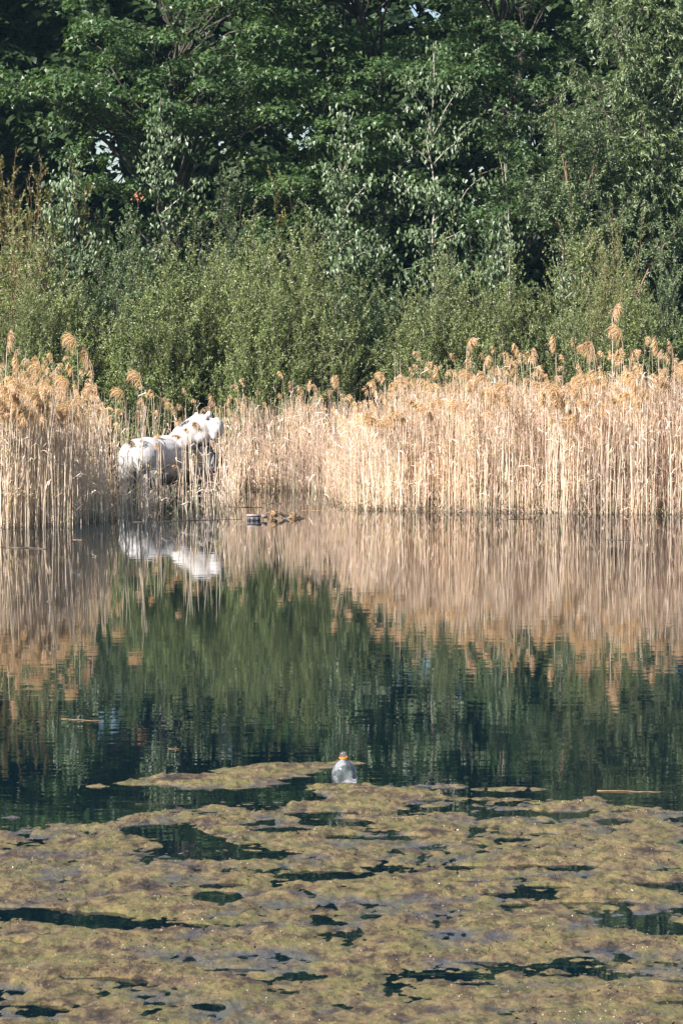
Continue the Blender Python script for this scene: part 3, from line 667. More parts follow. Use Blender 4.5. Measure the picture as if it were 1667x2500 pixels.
# the tall ones that stand out: (tip px, tip py, base px, proto, facing right?, label)
TALL = [
 (1490, 752, 1500, 5, 1, 'tallest reed of all, its round plume standing alone over the right stand'),
 (1503, 800, 1535, 2, 0, 'second tallest reed of the right stand, arching plume just below the tallest one'),
 (1546, 852, 1525, 0, 1, 'reed with a short thick plume right of the two tallest reeds'),
 (1522, 858, 1515, 1, 0, 'reed whose plume nods left directly under the two tallest reeds'),
 (1612, 838, 1614, 3, 0, 'tall reed with an upright narrow plume near the right edge'),
 (1660, 888, 1650, 2, 1, 'reed with a drooping plume touching the right edge of the picture'),
 (1424, 838, 1475, 0, 0, 'leaning reed with a small curled plume left of the two tallest reeds'),
 (1458, 842, 1480, 8, 0, 'thin leaning reed with a tiny pale plume left of the tallest reed'),
 (1363, 832, 1352, 3, 0, 'tall reed with an upright plume in the middle of the right stand'),
 (1268, 836, 1330, 1, 0, 'strongly leaning reed with a torn plume at the left half of the right stand'),
 (1288, 862, 1300, 3, 1, 'reed with a narrow plume beside the torn leaning one'),
 (1262, 888, 1268, 1, 0, 'reed with a hanging plume just below the torn leaning one'),
 (1150, 825, 1128, 0, 1, 'tall reed with a curled grey plume at the left end of the high right reeds'),
 (1178, 868, 1155, 1, 1, 'leaning reed with a long slim plume right of the curled grey one'),
 (1138, 905, 1130, 2, 0, 'reed with two-lobed plume below the curled grey one'),
 (1192, 945, 1215, 2, 0, 'reed with a wide bushy plume bent over near the left of the right stand'),
 (1418, 915, 1440, 2, 0, 'reed with the broadest ragged plume in the middle of the right stand'),
 (1580, 950, 1590, 2, 0, 'reed with a brown plume low between the tallest reeds and the right edge'),
 (930, 905, 938, 0, 0, 'lone reed with a brown plume over the dip right of the middle'),
 (972, 918, 980, 2, 1, 'reed with a thick pale plume right of the lone brown one'),
 (828, 918, 872, 3, 0, 'bent reed with a small upright plume over the dark gap in the middle'),
 (12, 822, 5, 3, 1, 'reed with a rusty plume cut by the left edge of the picture'),
 (52, 880, 52, 3, 0, 'reed with a narrow rusty plume near the left edge'),
 (88, 885, 100, 2, 0, 'reed with a big soft plume left of the tallest left reed'),
 (172, 820, 205, 2, 0, 'tallest reed of the left stand with a round hooked plume'),
 (150, 912, 215, 2, 0, 'leaning reed with a hooked plume below the tallest left reed'),
 (184, 888, 200, 1, 0, 'reed with a long plume right under the tallest left one'),
 (214, 938, 222, 2, 1, 'reed with a ragged brown plume right of the tallest left reed'),
 (228, 862, 258, 8, 0, 'thin reed with a tiny plume standing alone above the left stand'),
 (288, 944, 320, 2, 0, 'reed with a broad pale plume left above the statue rump'),
 (330, 905, 352, 2, 0, 'reed with a knotted plume on a leaning stalk above the statue'),
 (382, 948, 378, 1, 0, 'reed with a small tuft between the statue back and the willow'),
 (412, 975, 436, 0, 0, 'reed with a drooping tan plume behind the statue back'),
 (372, 1052, 375, 1, 1, 'reed with a rounded brown plume just behind the statue rump'),
]
for (tx, ty, bx, pi, right, lab) in TALL:
    D = 44.6 if 360 < tx < 480 else float(front_D(bx)+rng.uniform(.4, 1.6))
    if 460 < tx < 480: D = 42
    tipw = at(tx, ty, D); bw = at(bx, 1200, D); tilt = math.atan2(tipw.x-bw.x, tipw.z)
    root, tip = protos[pi]; plen = .12
    sc = (tipw.z-plen)/max(tip[2], .1)
    place_reed(pi, (bw.x, D, 0), math.pi if right else 0.0, sc, lab, None, tilt if not right else -tilt)
# plumes leaning in front of the statue
for (tx, ty, bx, pi, lab) in [(468, 1035, 480, 1, 'reed whose narrow plume crosses the statue neck'), (432, 1050, 445, 0, 'reed whose drooping plume hangs over the statue shoulder'),
                              (396, 1075, 392, 3, 'reed whose plume stands before the middle of the statue back'), (340, 1068, 338, 8, 'reed with a dark small plume before the statue rump'),
                              (440, 1120, 450, 1, 'reed with a broken brown plume before the dark flank of the statue'), (486, 1112, 500, 3, 'reed with a hanging plume before the statue chest'),
                              (498, 1025, 512, 8, 'thin reed passing close in front of the statue muzzle')]:
    D = 42.0; tipw = at(tx, ty, D); bw = at(bx, 1200, D); root, tip = protos[pi]
    place_reed(pi, (bw.x, D, 0), 0, (tipw.z-.12)/tip[2], lab, None, math.atan2(tipw.x-bw.x, tipw.z))
# front rows of the stands
zones = [(-30, 60, 38, 'front-row dry reed of the left stand, between the left edge and the rusty narrow plume', 'front-row reeds at the left edge'),
         (60, 165, 38, 'front-row dry reed of the left stand, under the big soft plume', 'front-row reeds under the big soft plume'),
         (165, 262, 29, 'front-row dry reed at the right end of the left stand, beside the statue', 'front-row reeds left of the statue'),
         (275, 420, 24, 'dry reed standing in the water before the statue rump and hind legs', 'reeds in front of the statue rump'),
         (420, 560, 24, 'dry reed standing in the water before the statue flank and chest', 'reeds in front of the statue flank'),
         (850, 1060, 30, 'front-row dry reed at the left end of the right stand', 'front-row reeds at the left end of the right stand'),
         (1060, 1270, 30, 'front-row dry reed of the right stand, below the wide bushy bent plume', 'front-row reeds below the bushy bent plume'),
         (1270, 1450, 30, 'front-row dry reed of the right stand, below the broadest ragged plume', 'front-row reeds below the broadest ragged plume'),
         (1450, 1690, 34, 'front-row dry reed of the right stand, below the tallest reeds', 'front-row reeds below the tallest reeds')]
for (a0, a1, cnt, lab, grp) in zones:
    for k in range(cnt):
        px = rng.uniform(a0, a1); D = float(front_D(px))+rng.uniform(0, .45); st = 'statue' in grp
        pi = [4, 6, 7, 7][rng.integers(0, 4)] if st else [0, 1, 2, 3, 4, 4, 6, 6, 5][rng.integers(0, 9)]
        hh = (rng.uniform(.6, 1.6) if st else float(reed_height(px))*rng.uniform(.72, 1.0)); sc = hh/protos[pi][1][2]
        place_reed(pi, ((px-833.5)/FPX*D, D, 0), rng.uniform(-.9, .9)+(math.pi if rng.random() < .3 else 0), sc, lab, grp, rng.normal(0, .035))
for pi, (r, t) in enumerate(protos):
    if pi not in used: place_reed(pi, ((1200-833.5)/FPX*42+pi*.1, 42, 0), 0, .9, zones[6][3], zones[6][4])

# ------------------------------------------------------------------ the white animal statue
S0 = at(419.2, 1213.8, 44.6); S0.z = 0.0
stat_root = empty('hippopotamus_statue', S0); stat_root.scale = (1.03, 1.03, 1.02)
tag(stat_root, 'white weathered hippopotamus statue with its mouth open, wading among the reeds and seen from behind', 'statue')
def ell(g, c, r, rot=(0, 0, 0), seg=20, rings=12):
    th = np.linspace(0, np.pi, rings); prof = np.stack([np.sin(th), np.cos(th)], -1); prof[0, 0] = prof[-1, 0] = 1e-4
    q = Geo(); lathe(q, prof[::-1], seg); V = q.V[0]*np.array(r)
    R = np.array((Matrix.Rotation(rot[2], 3, 'Z')@Matrix.Rotation(rot[1], 3, 'Y')@Matrix.Rotation(rot[0], 3, 'X')))
    g.add(V@R.T+np.array(c), q.F[0])
def cap_(g, a, b, r0, r1, n=10, sides=18):
    P = np.linspace(a, b, n); t = np.linspace(0, 1, n); tube(g, P, r0+(r1-r0)*t, sides); ell(g, a, (r0,)*3, seg=14, rings=9); ell(g, b, (r1,)*3, seg=14, rings=9)
g = Geo()
ell(g, (-.47, -.30, .62), (.325, .34, .30)); ell(g, (-.36, -.15, .68), (.28, .36, .255))
ell(g, (-.12, .40, .62), (.31, .80, .32), (0, 0, -.45)); ell(g, (-.14, .45, .42), (.30, .75, .27), (0, 0, -.45))
ell(g, (.18, 1.0, .66), (.30, .42, .34), (0, 0, -.45)); ell(g, (.10, .80, .84), (.19, .32, .18), (0, 0, -.3)); ell(g, (.20, 1.0, .45), (.28, .40, .28), (0, 0, -.45)); ell(g, (.26, .74, .86), (.19, .28, .19))
cap_(g, (.18, .46, .88), (.34, .46, 1.02), .23, .21)
ell(g, (.41, .42, 1.06), (.225, .24, .21)); ell(g, (.45, .38, .95), (.15, .19, .17))
cap_(g, (.45, .40, 1.08), (.67, .34, 1.06), .17, .125); ell(g, (.68, .34, 1.05), (.115, .20, .155)); ell(g, (.645, .26, .96), (.06, .07, .11))
ell(g, (.675, .40, 1.175), (.055, .05, .045)); ell(g, (.665, .27, 1.165), (.055, .05, .045))      # nostril bumps
ell(g, (.50, .30, 1.21), (.06, .05, .05)); ell(g, (.50, .50, 1.21), (.06, .05, .05))              # brows
ell(g, (.365, .32, 1.245), (.048, .03, .062)); ell(g, (.545, .52, 1.25), (.05, .03, .065))        # ears
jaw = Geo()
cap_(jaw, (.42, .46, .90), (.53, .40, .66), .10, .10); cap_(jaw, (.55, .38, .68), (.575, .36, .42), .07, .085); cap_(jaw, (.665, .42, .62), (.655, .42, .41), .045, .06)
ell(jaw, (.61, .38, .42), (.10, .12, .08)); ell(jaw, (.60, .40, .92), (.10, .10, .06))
# legs
for a_, b_, r0, r1 in [((-.62, -.30, .42), (-.63, -.34, .0), .17, .125), ((-.31, -.34, .42), (-.30, -.38, .02), .185, .125),
                       ((.02, .98, .35), (.03, .96, -.1), .155, .13), ((.34, 1.05, .35), (.35, 1.05, -.1), .15, .12)]:
    cap_(g, a_, b_, r0, r1); ell(g, (b_[0], b_[1]-.03, b_[2]-.02), (r1*1.12, r1*1.25, .07)); cap_(g, b_, (b_[0], b_[1], -.3), r1*.9, r1*.9, 4)
for k, (x_, z_) in enumerate([(.14, .80), (.22, .74), (.30, .70)]):     # neck folds
    ell(g, (x_+.02, .66, z_), (.045, .16, .17), (0, .5, -.3))
m, n, p, new, L = mat('weathered_white_paint')
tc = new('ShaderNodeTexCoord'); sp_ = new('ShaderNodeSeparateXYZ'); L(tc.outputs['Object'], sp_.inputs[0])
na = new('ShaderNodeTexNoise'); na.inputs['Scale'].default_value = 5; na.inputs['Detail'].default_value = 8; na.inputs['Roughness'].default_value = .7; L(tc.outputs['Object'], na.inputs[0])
mpz = new('ShaderNodeMapRange'); mpz.inputs[1].default_value = .60; mpz.inputs[2].default_value = .15; mpz.inputs[3].default_value = -.06; mpz.inputs[4].default_value = .55; L(sp_.outputs[2], mpz.inputs[0])  # grime on the legs, its darkening also standing for the underside's shade
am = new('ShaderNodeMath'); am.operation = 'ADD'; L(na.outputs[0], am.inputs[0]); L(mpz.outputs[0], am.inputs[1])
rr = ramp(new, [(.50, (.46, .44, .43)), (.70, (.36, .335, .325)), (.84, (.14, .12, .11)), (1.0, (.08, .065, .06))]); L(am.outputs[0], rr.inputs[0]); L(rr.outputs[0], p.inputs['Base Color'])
p.inputs['Roughness'].default_value = .6
nb_ = new('ShaderNodeTexNoise'); nb_.inputs['Scale'].default_value = 30; nb_.inputs['Detail'].default_value = 6; L(tc.outputs['Object'], nb_.inputs[0])
bb_ = new('ShaderNodeBump'); bb_.inputs['Strength'].default_value = .35; bb_.inputs['Distance'].default_value = .01; L(nb_.outputs[0], bb_.inputs['Height']); L(bb_.outputs[0], p.inputs['Normal'])
M['statue'] = m
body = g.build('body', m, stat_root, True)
rm = body.modifiers.new('remesh', 'REMESH'); rm.mode = 'VOXEL'; rm.voxel_size = .016; rm.use_smooth_shade = True
sm = body.modifiers.new('smooth', 'SMOOTH'); sm.factor = .6; sm.iterations = 7
tk = noise_mat('grey_tusk', (.12, .12, .13), (.26, .25, .25), 10, .6, .2)
jm = noise_mat('jaw_shade_dark', (.012, .014, .018), (.04, .042, .05), 6, .6, .3)  # near-black colour stands for the shade in the mouth and on the jaw
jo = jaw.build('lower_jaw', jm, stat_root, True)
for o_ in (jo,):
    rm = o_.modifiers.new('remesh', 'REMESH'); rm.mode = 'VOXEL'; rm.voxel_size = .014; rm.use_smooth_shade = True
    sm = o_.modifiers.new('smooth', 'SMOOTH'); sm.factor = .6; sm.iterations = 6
g = Geo(); t = np.linspace(0, 1, 10); P = np.stack([-.49+.02*np.sin(t*3)+t*t*.04, -.64-.03*np.sin(t*2.5), .62-.30*t], -1); tube(g, P, np.linspace(.04, .018, 10), 10); g.build('tail', m, stat_root, True)
for k, (a_, z_) in enumerate([(.50, .74), (.60, .60)]):
    g = Geo(); t = np.linspace(0, 1, 7); tube(g, np.stack([a_+.03*t, .30+0*t, z_-.12+.16*t], -1), np.linspace(.026, .004, 7), 9); g.build('tusk', tk, stat_root, True)
mdark = noise_mat('eye_dark', (.02, .02, .02), (.05, .04, .04), 8, .3, .1)
for y_ in (.285,):
    g = Geo(); ell(g, (.535, y_-.02, 1.195), (.022, .02, .022), seg=12, rings=8); g.build('eye', mdark, stat_root, True)

# ------------------------------------------------------------------ floating algae
HOLES = [ # open water in the mat, photo pixels: cx, cy, rx, ry
 (400, 2030, 85, 22), (480, 2050, 75, 18), (500, 1945, 150, 14), (560, 2093, 120, 15), (640, 2085, 70, 9), (820, 2008, 70, 14), (780, 1990, 90, 10), (650, 1945, 120, 22),
 (690, 2030, 60, 12), (800, 2140, 110, 14), (530, 2190, 55, 18), (560, 2165, 50, 9), (60, 2230, 90, 14), (190, 2245, 110, 20), (300, 2262, 100, 16), (420, 2262, 90, 9), (140, 2285, 40, 6), (20, 2308, 60, 7),
 (560, 2373, 95, 10), (240, 2395, 90, 14), (330, 2400, 40, 16), (90, 2460, 60, 9), (130, 2470, 45, 8), (515, 2460, 45, 15), (20, 2385, 40, 5),
 (960, 2048, 90, 7), (840, 2045, 40, 8), (1150, 1938, 75, 10), (1120, 1975, 60, 5), (1260, 1985, 80, 9), (1300, 1990, 120, 10), (1380, 1995, 50, 6), (1500, 2008, 40, 11), (1255, 2052, 40, 8), (1330, 2040, 25, 5),
 (1130, 2120, 50, 6), (1290, 2115, 30, 6), (1385, 2118, 70, 9), (1240, 2187, 75, 10), (1330, 2167, 60, 5), (1150, 2155, 40, 4), (1260, 2213, 45, 6), (1420, 2207, 60, 5), (1510, 2207, 45, 8), (1440, 2195, 100, 3),
 (1620, 2163, 90, 13), (1560, 2245, 60, 14), (1640, 2270, 80, 20), (1590, 2265, 50, 14), (910, 2240, 25, 8), (1170, 2353, 70, 11), (1380, 2382, 110, 6), (1140, 2405, 50, 9), (1470, 2384, 40, 3), (1600, 2430, 70, 7), (1640, 2400, 60, 10), (1650, 2450, 60, 12), (1180, 2353, 30, 12)]
def smooth_edge(px):   # the mat's far edge as a photo row
    return np.interp(px, [-300, 0, 90, 170, 260, 330, 420, 520, 640, 700, 720, 760, 850, 930, 1000, 1060, 1120, 1200, 1330, 1400, 1450, 1510, 1600, 1667, 2000],
                     [2012, 2014, 2006, 2006, 2012, 1985, 1972, 1968, 1978, 1965, 1935, 1916, 1912, 1915, 1910, 1912, 1922, 1948, 1955, 1945, 1948, 1970, 1968, 1975, 1978])
nx, ny = 500, 390
ysrc = np.linspace(0, 1, ny); ya = 10.2+(19.2-10.2)*ysrc**1.15; xa = np.linspace(-2.9, 2.9, nx)
XX, YY = np.meshgrid(xa, ya)
pxx, pyy = to_px(XX, YY, np.zeros_like(XX))
wob = (fbm(XX*1.6, YY*.9, 31, 4)-.5)*46+(fbm(XX*9, YY*4, 32, 4)-.5)*26
def hump(d): return np.clip(d, -1, 1)
main = (pyy-smooth_edge(pxx)+wob*.35)/26.0
isl = np.full_like(main, -9.)
for cx_, cy_, rx_, ry_ in [(520, 1908, 195, 22), (640, 1885, 150, 20), (420, 1905, 90, 15), (720, 1872, 120, 13), (380, 1912, 110, 10)]:
    isl = np.maximum(isl, (1-np.sqrt(((pxx-cx_)/rx_)**2+((pyy-cy_)/ry_)**2))*1.2+wob/90)
ridge = -9+0*main
for cx_, cy_, rx_, ry_ in [(1240, 1928, 110, 7), (240, 1921, 38, 3.5), (30, 1997, 40, 3), (850, 1864, 60, 4)]:
    ridge = np.maximum(ridge, (1-np.sqrt(((pxx-cx_)/rx_)**2+((pyy-cy_)/ry_)**2))*1.0+wob/140)
hol = np.full_like(main, -9.)
for cx_, cy_, rx_, ry_ in HOLES:
    if cy_ > 2300: ry_ *= .6; rx_ *= .85
    hol = np.maximum(hol, 1-np.sqrt(((pxx-cx_+wob*.7)/(rx_*1.12))**2+((pyy-cy_+wob*.13)/(ry_*.8))**2))
rnd = fbm(XX*1.1, YY*1.5, 41, 4); fine = fbm(XX*14, YY*9, 51, 4); mid = fbm(XX*4.2, YY*3.0, 61, 4)
cover = np.minimum(np.clip(main, -1, 1), -hol*2.6+.12)
cover = np.minimum(cover, (mid-.20)*6+(rnd-.5)*1.6)
rag = fbm(XX*4.5, YY*9, 101, 4)-.5; rag2 = fbm(XX*14, YY*30, 105, 3)-.5
cover = cover+np.where(cover < .7, rag*1.7+rag2*1.1, 0)
def mat_height(cov):
    lumpy = .006+.024*np.clip((mid-.35)*2.2, 0, 1)+.024*(fine-.5)+.016*(fbm(XX*36, YY*26, 71, 2)-.5)+.018*(rnd-.45)
    return np.where(cov > 0, np.minimum(cov*1.6, 1)*lumpy-.004, -.02+cov*.02)
wet = np.clip((rnd-.46)*5+(mid-.5)*2, 0, 1)
m, n, p, new, L = mat('algae')
at_ = new('ShaderNodeTexCoord'); 
def an(s, d, st=(1, 1, 1), r_=.6):
    mm = new('ShaderNodeMapping'); mm.inputs['Scale'].default_value = st; L(at_.outputs['Object'], mm.inputs[0])
    q = new('ShaderNodeTexNoise'); q.inputs['Scale'].default_value = s; q.inputs['Detail'].default_value = d; q.inputs['Roughness'].default_value = r_; L(mm.outputs[0], q.inputs[0]); return q
c1 = ramp(new, [(.36, (.04, .028, .02)), (.41, (.10, .068, .036)), (.45, (.165, .12, .055)), (.50, (.205, .152, .062)), (.54, (.105, .105, .03)), (.58, (.18, .142, .052)), (.62, (.13, .092, .055)), (.68, (.23, .175, .09))]); L(an(3.6, 12, (1, .9, 1), .72).outputs[0], c1.inputs[0])
c2 = ramp(new, [(.38, (.06, .045, .04)), (.44, (.36, .28, .24)), (.50, (.92, .92, .92)), (.60, (1.3, 1.26, 1.15))]); L(an(11, 12, (1, .55, 1), .8).outputs[0], c2.inputs[0])
mu = new('ShaderNodeMix'); mu.data_type = 'RGBA'; mu.blend_type = 'MULTIPLY'; mu.inputs[0].default_value = .85; L(c1.outputs[0], mu.inputs[6]); L(c2.outputs[0], mu.inputs[7])
sp_ = new('ShaderNodeSeparateXYZ'); L(at_.outputs['Object'], sp_.inputs[0])
lw = new('ShaderNodeMapRange'); lw.inputs[1].default_value = .016; lw.inputs[2].default_value = .001; L(sp_.outputs[2], lw.inputs[0])
ax_ = an(1.6, 5, (1, 1.6, 1)); lm_ = new('ShaderNodeMath'); lm_.operation = 'MULTIPLY'; L(lw.outputs[0], lm_.inputs[0]); 
rx = new('ShaderNodeMapRange'); rx.inputs[1].default_value = .47; rx.inputs[2].default_value = .62; L(ax_.outputs[0], rx.inputs[0]); L(rx.outputs[0], lm_.inputs[1])
m3 = new('ShaderNodeMix'); m3.data_type = 'RGBA'; L(lm_.outputs[0], m3.inputs[0]); L(mu.outputs[2], m3.inputs[6]); m3.inputs[7].default_value = (.07, .075, .09, 1)  # sky reflection of the wet film put into the colour as grey-blue
L(m3.outputs[2], p.inputs['Base Color'])
ro = new('ShaderNodeMapRange'); ro.inputs[3].default_value = .75; ro.inputs[4].default_value = .22; L(lw.outputs[0], ro.inputs[0]); L(ro.outputs[0], p.inputs['Roughness'])
bq = new('ShaderNodeBump'); bq.inputs['Strength'].default_value = 1; bq.inputs['Distance'].default_value = .03; L(an(22, 10, (1, .6, 1), .75).outputs[0], bq.inputs['Height']); L(bq.outputs[0], p.inputs['Normal'])
M['algae'] = m
def algae(name, cov, label, kind=None):
    Z = mat_height(cov); inside = cov > -.12
    i = (np.arange(ny-1)[:, None]*nx+np.arange(nx-1)[None]); q = inside[:-1, :-1] | inside[1:, :-1] | inside[:-1, 1:] | inside[1:, 1:]
    i = i[q]; F = np.stack([i, i+1, i+nx+1, i+nx], -1); used_ = np.unique(F); re_ = np.full(nx*ny, -1); re_[used_] = np.arange(len(used_))
    V = np.stack([XX, YY, Z], -1).reshape(-1, 3)[used_]
    return tag(link(name, np_mesh(name, V, re_[F], m, True)), label, 'algae mat', kind=kind), Z
o, ZM = algae('algae_mat', cover, 'wide olive and tan mat of floating algae with dark pools, filling the near water', 'stuff')
isl = isl+rag*.7+rag2*.5
cov_i = np.where(main > .0, np.minimum(isl, -.2), isl)
_, ZI = algae('algae_mat', np.minimum(cov_i, (mid-.18)*8), 'separate tan island of algae floating left of the plastic bottle')
_, ZR = algae('algae_strip', np.minimum(ridge, np.where(main > 0.3, -1., 9.)), 'thin strips of algae drifting just beyond the edge of the wide mat', 'stuff')
# bubbles and debris on the mat
ok = np.argwhere((ZM > .008)); pick = ok[rng.integers(0, len(ok), 1500)]
bx = XX[pick[:, 0], pick[:, 1]]; by = YY[pick[:, 0], pick[:, 1]]; bz = ZM[pick[:, 0], pick[:, 1]]
kp = fbm(bx*3, by*3, 81, 2) > .45; bx, by, bz = bx[kp], by[kp], bz[kp]
oct_v = np.array([[1, 0, 0], [-1, 0, 0], [0, 1, 0], [0, -1, 0], [0, 0, 1], [0, 0, -1.]]); oct_f = np.array([[0, 2, 4], [2, 1, 4], [1, 3, 4], [3, 0, 4], [2, 0, 5], [1, 2, 5], [3, 1, 5], [0, 3, 5]])
sz = rng.uniform(.001, .0030, len(bx))*np.where(rng.random(len(bx)) < .04, 1.7, 1); V = oct_v[None]*sz[:, None, None]+np.stack([bx, by, bz+.002], -1)[:, None]
mb, n, p, new, L = mat('foam_bubble'); p.inputs['Base Color'].default_value = (.75, .74, .70, 1); p.inputs['Roughness'].default_value = .15
tag(link('bubbles', np_mesh('bubbles', V.reshape(-1, 3), (oct_f[None]+(np.arange(len(bx))*6)[:, None, None]).reshape(-1, 3), mb, True)), 'tiny pale bubbles and specks dotted over the algae', 'bubbles', kind='stuff')
pick = ok[rng.integers(0, len(ok), 5200)]; bx = XX[pick[:, 0], pick[:, 1]]; by = YY[pick[:, 0], pick[:, 1]]; bz = ZM[pick[:, 0], pick[:, 1]]
kp = fbm(bx*2.2, by*2.2, 91, 3) > .52; bx, by, bz = bx[kp], by[kp], bz[kp]; nn_ = len(bx)
g = Geo(); leaves(g, np.stack([bx, by, bz], -1), np.stack([rng.normal(0, 1, nn_), rng.normal(0, .6, nn_), rng.uniform(0, 1, nn_)], -1), rng.normal(0, 1, (nn_, 3)), rng.uniform(.008, .026, nn_), rng.uniform(.005, .012, nn_), 'narrow')
tag(g.build('plant_debris', noise_mat('rotten_bits', (.02, .014, .01), (.14, .09, .05), 9, .8, .2)), 'dark brown bits of dead plants stuck in the algae', 'debris', kind='stuff')

# ------------------------------------------------------------------ floating sticks and things on the water
def stick(name, label, p0, p1, r, m_, cat='stick', n=8, wob=.15, rise=0.0):
    a = ground(*p0); b_ = ground(*p1); c = (a+b_)/2
    P = limb(tuple(a-c), tuple(b_-c), n, 0, wob); P[:, 2] = .002+np.linspace(0, rise, n)+rng.normal(0, .002, n)
    g = Geo(); tube(g, P, np.linspace(r, r*.5, n), 6); o = g.build(name, m_, None, True); o.location = c; tag(o, label, cat); return o
stick('floating_reed', 'thin straight straw-coloured reed stem floating on the dark water at the left', (150, 1756), (254, 1762), .0026, M['dead_straw'], wob=.10)
stick('floating_reed', 'thin straight pale reed stem floating right of the algae near the right edge', (1457, 1932), (1622, 1935), .003, M['dead_straw'], wob=.06)
stick('floating_reed', 'short dark stem lying on the algae edge below the island', (330, 1965), (478, 1964), .0016, M['wet_wood'], wob=.08)
stick('floating_reed', 'tiny pale stem floating in the dark water in the middle left', (412, 1829), (438, 1831), .002, M['dead_straw'], wob=.02)
stick('floating_reed', 'short pale stem by the right reeds reflection', (1622, 1527), (1650, 1527), .004, M['dead_straw'], wob=.02)
stick('floating_stick', 'long dark greenish stick lying on the water before the statue legs', (325, 1275), (590, 1268), .008, M['wet_wood'], wob=.12)
stick('floating_stick', 'dark brown stick with a knot floating at the left edge', (3, 1336), (115, 1341), .013, M['wet_wood'], wob=.3)
stick('floating_stick', 'small dark twig floating right of the knotted stick', (178, 1318), (203, 1319), .015, M['wet_wood'], wob=.2)
stick('floating_stick', 'thin brown stick floating behind the tangle of driftwood', (640, 1228), (686, 1230), .018, M['wet_wood'], wob=.1)
stick('floating_reed', 'pale thin stem lying on the water right of the driftwood', (735, 1246), (800, 1247), .004, M['dead_straw'], wob=.02)
for (x0, y0, x1, y1, lb) in [(555, 1238, 640, 1239, 'thin brown stem floating left behind the driftwood'), (1480, 1318, 1540, 1319, 'thin brown stem floating in the reed reflection at the right'), (1240, 1268, 1300, 1267, 'dark wet stem at the foot of the right stand')]:
    stick('floating_reed', lb, (x0, y0), (x1, y1), .008, M['wet_wood'], wob=.1)
# tangle of driftwood
c = ground(705, 1266); root = empty('driftwood', c); tag(root, 'dark angular driftwood with orange-brown straw lumps floating in front of the reed bay', 'driftwood')
K = 1/171.
def dw(name, pts, r0, r1, m_, n=6):
    P = np.array([[(x-705)*K, d, (1266-y)*K] for x, y, d in pts]); tt = np.linspace(0, len(P)-1, n)
    Q = np.stack([np.interp(tt, np.arange(len(P)), P[:, i]) for i in range(3)], -1)+rng.normal(0, .004, (n, 3)); g = Geo(); tube(g, Q, np.linspace(r0, r1, n), 7); g.build(name, m_, root, False)
dw('branch', [(676, 1252, 0), (700, 1260, 0), (722, 1268, .02)], .018, .028, M['wet_wood'])
dw('branch', [(690, 1272, .05), (706, 1266, .0), (716, 1262, 0)], .05, .03, M['wet_wood'])
dw('branch', [(718, 1264, .03), (735, 1268, .0), (750, 1272, 0)], .045, .012, M['wet_wood'])
dw('branch', [(724, 1258, 0), (738, 1265, .0), (748, 1271, 0)], .02, .012, M['wet_wood'])
def lump(name, x, y, rx, rz, m_):
    g = Geo(); ell(g, ((x-705)*K, 0, (1266-y)*K), (rx, rx*.8, rz), seg=12, rings=8)
    V = g.V[0]; V += rng.normal(0, .006, V.shape); nn = 60; th = rng.uniform(0, 6.28, nn)
    blades(g, np.array([[(x-705)*K, 0, (1266-y)*K]])+rng.normal(0, rx*.4, (nn, 3)), np.stack([np.cos(th), np.sin(th)*.6, rng.uniform(-.3, 1.2, nn)], -1), rng.uniform(.04, .10, nn), .012, 0, .4); g.build(name, m_, root, True)
lump('straw_lump', 669, 1255, .05, .055, M['dead_straw']); lump('straw_lump', 713, 1262, .055, .045, M['dead_straw'])
# dark floating crate with three round pale holes
c = ground(619, 1271); root = empty('floating_box', c); tag(root, 'small dark box with three pale round spots floating left of the driftwood', 'box')
def box(g, x0, x1, y0, y1, z0, z1, bev=.004):
    import bmesh
    bm = bmesh.new(); bmesh.ops.create_cube(bm, size=1)
    for v in bm.verts: v.co = ((x0+x1)/2+v.co.x*(x1-x0), (y0+y1)/2+v.co.y*(y1-y0), (z0+z1)/2+v.co.z*(z1-z0))
    bmesh.ops.bevel(bm, geom=bm.edges[:], offset=bev, segments=2, affect='EDGES'); bmesh.ops.triangulate(bm, faces=bm.faces[:])
    bm.verts.index_update(); g.add([v.co[:] for v in bm.verts], [[v.index for v in f.verts] for f in bm.faces]); bm.free()
g = Geo(); box(g, -.092, .092, 0, .13, -.03, .058); g.build('casing', noise_mat('dark_plastic', (.03, .025, .03), (.10, .08, .08), 20, .5, .3), root)
g = Geo(); box(g, -.098, .098, -.006, .136, .0595, .082); g.build('lid', noise_mat('faded_lid', (.22, .15, .12), (.40, .30, .26), 20, .7, .3), root)
g = Geo(); box(g, .10, .185, .01, .10, .03, .085); g.build('side_tank', noise_mat('grey_brown_plastic', (.12, .09, .08), (.26, .2, .17), 20, .6, .3), root)
pm = noise_mat('pale_spot', (.05, .055, .07), (.12, .12, .14), 30, .4, .1)
for k in range(3):
    g = Geo(); ell(g, (-.06+.055*k, -.003, .027), (.019, .006, .022), seg=14, rings=8); g.build('round_window', pm, root, True)

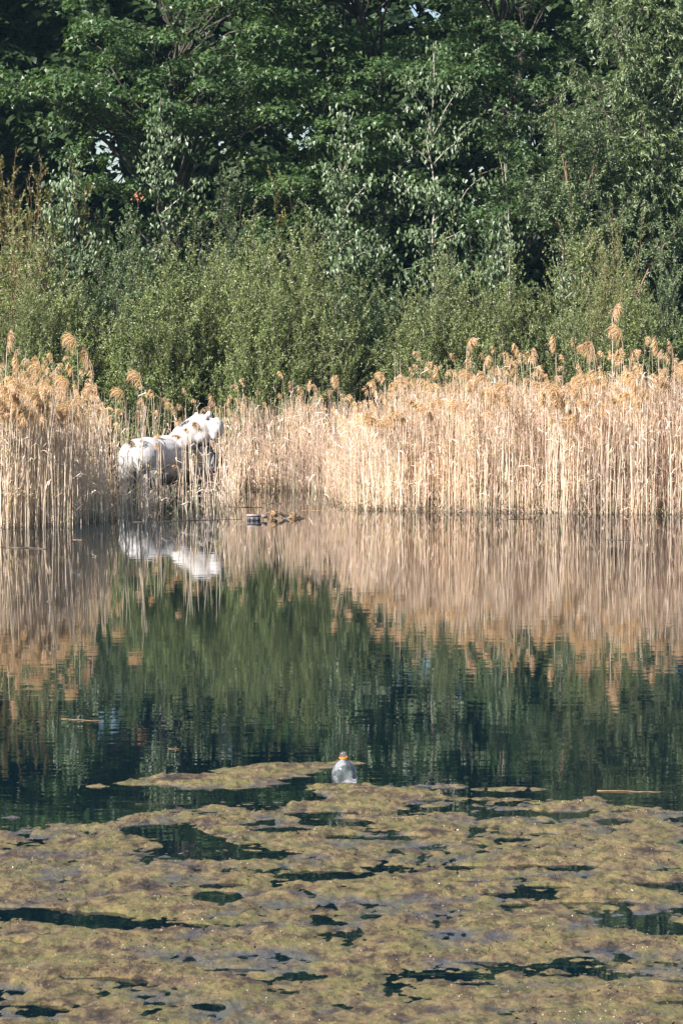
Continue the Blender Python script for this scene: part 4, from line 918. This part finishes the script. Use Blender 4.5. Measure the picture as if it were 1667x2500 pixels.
# ------------------------------------------------------------------ plastic bottle
c = ground(842, 1914); root = empty('plastic_bottle', c); root.rotation_euler = (math.radians(4), math.radians(-3), 0); root.scale = (.95,)*3; root.location.z = -.006
tag(root, 'clear plastic bottle with an orange neck ring floating upright at the algae edge', 'bottle')
m, n, p, new, L = mat('clear_plastic')
gl = new('ShaderNodeBsdfGlossy'); gl.inputs['Roughness'].default_value = .06; gl.inputs[0].default_value = (1, 1, 1, 1)
tr = new('ShaderNodeBsdfTransparent'); tr.inputs[0].default_value = (.90, .93, .94, 1)
df = new('ShaderNodeBsdfDiffuse'); df.inputs[0].default_value = (.62, .66, .70, 1)
fr = new('ShaderNodeFresnel'); fr.inputs[0].default_value = 1.6; a1 = new('ShaderNodeMixShader'); a2 = new('ShaderNodeMixShader'); 
tcc = new('ShaderNodeTexCoord'); nz = new('ShaderNodeTexNoise'); nz.inputs['Scale'].default_value = 14; nz.inputs['Detail'].default_value = 5; L(tcc.outputs['Object'], nz.inputs[0])
mr = new('ShaderNodeMapRange'); mr.inputs[1].default_value = .4; mr.inputs[2].default_value = .8; mr.inputs[3].default_value = .04; mr.inputs[4].default_value = .30; L(nz.outputs[0], mr.inputs[0])
bmp = new('ShaderNodeBump'); bmp.inputs['Strength'].default_value = .5; bmp.inputs['Distance'].default_value = .01; L(nz.outputs[0], bmp.inputs['Height']); L(bmp.outputs[0], gl.inputs['Normal']); L(bmp.outputs[0], fr.inputs['Normal'])
L(mr.outputs[0], a1.inputs[0]); L(tr.outputs[0], a1.inputs[1]); L(df.outputs[0], a1.inputs[2]); L(fr.outputs[0], a2.inputs[0]); L(a1.outputs[0], a2.inputs[1]); L(gl.outputs[0], a2.inputs[2]); L(a2.outputs[0], n.nodes['Material Output'].inputs[0])
prof = [(.0001, -.06), (.055, -.062), (.076, -.05), (.081, -.03), (.081, .0), (.0805, .03), (.083, .045), (.0805, .06), (.082, .072), (.079, .09), (.071, .112), (.057, .134), (.040, .150), (.028, .158), (.0225, .163), (.0225, .170)]
g = Geo(); lathe(g, prof, 40); g.build('bottle_body', m, root, True)
g = Geo(); lathe(g, [(.0225, .181), (.023, .186), (.0235, .190), (.0215, .192), (.0235, .195), (.021, .198), (.0225, .202), (.021, .205), (.021, .209), (.017, .210), (.0165, .165)], 30); g.build('neck', m, root, True)
mo, n, p, new, L = mat('orange_plastic'); p.inputs['Base Color'].default_value = (.85, .20, .01, 1); p.inputs['Roughness'].default_value = .35
g = Geo(); lathe(g, [(.0235, .1695), (.0275, .170), (.0285, .173), (.0285, .179), (.0275, .1815), (.0235, .182), (.0235, .1695)], 30); g.build('neck_ring', mo, root, True)
mw = noise_mat('pale_fill_surface', (.20, .19, .19), (.42, .40, .39), 22, .6, .5)  # pale mass in the lower part of the bottle
g = Geo(); lathe(g, [(.0001, .012), (.04, .010), (.065, .014), (.0775, .020), (.0778, .0), (.0778, -.03), (.05, -.05), (.0001, -.052)], 30); V = g.V[0]; V[:, 2] += np.where(V[:, 2] > .005, V[:, 0]*-.12+.006*np.sin(V[:, 1]*90), 0); g.build('pale_fill', mw, root, True)
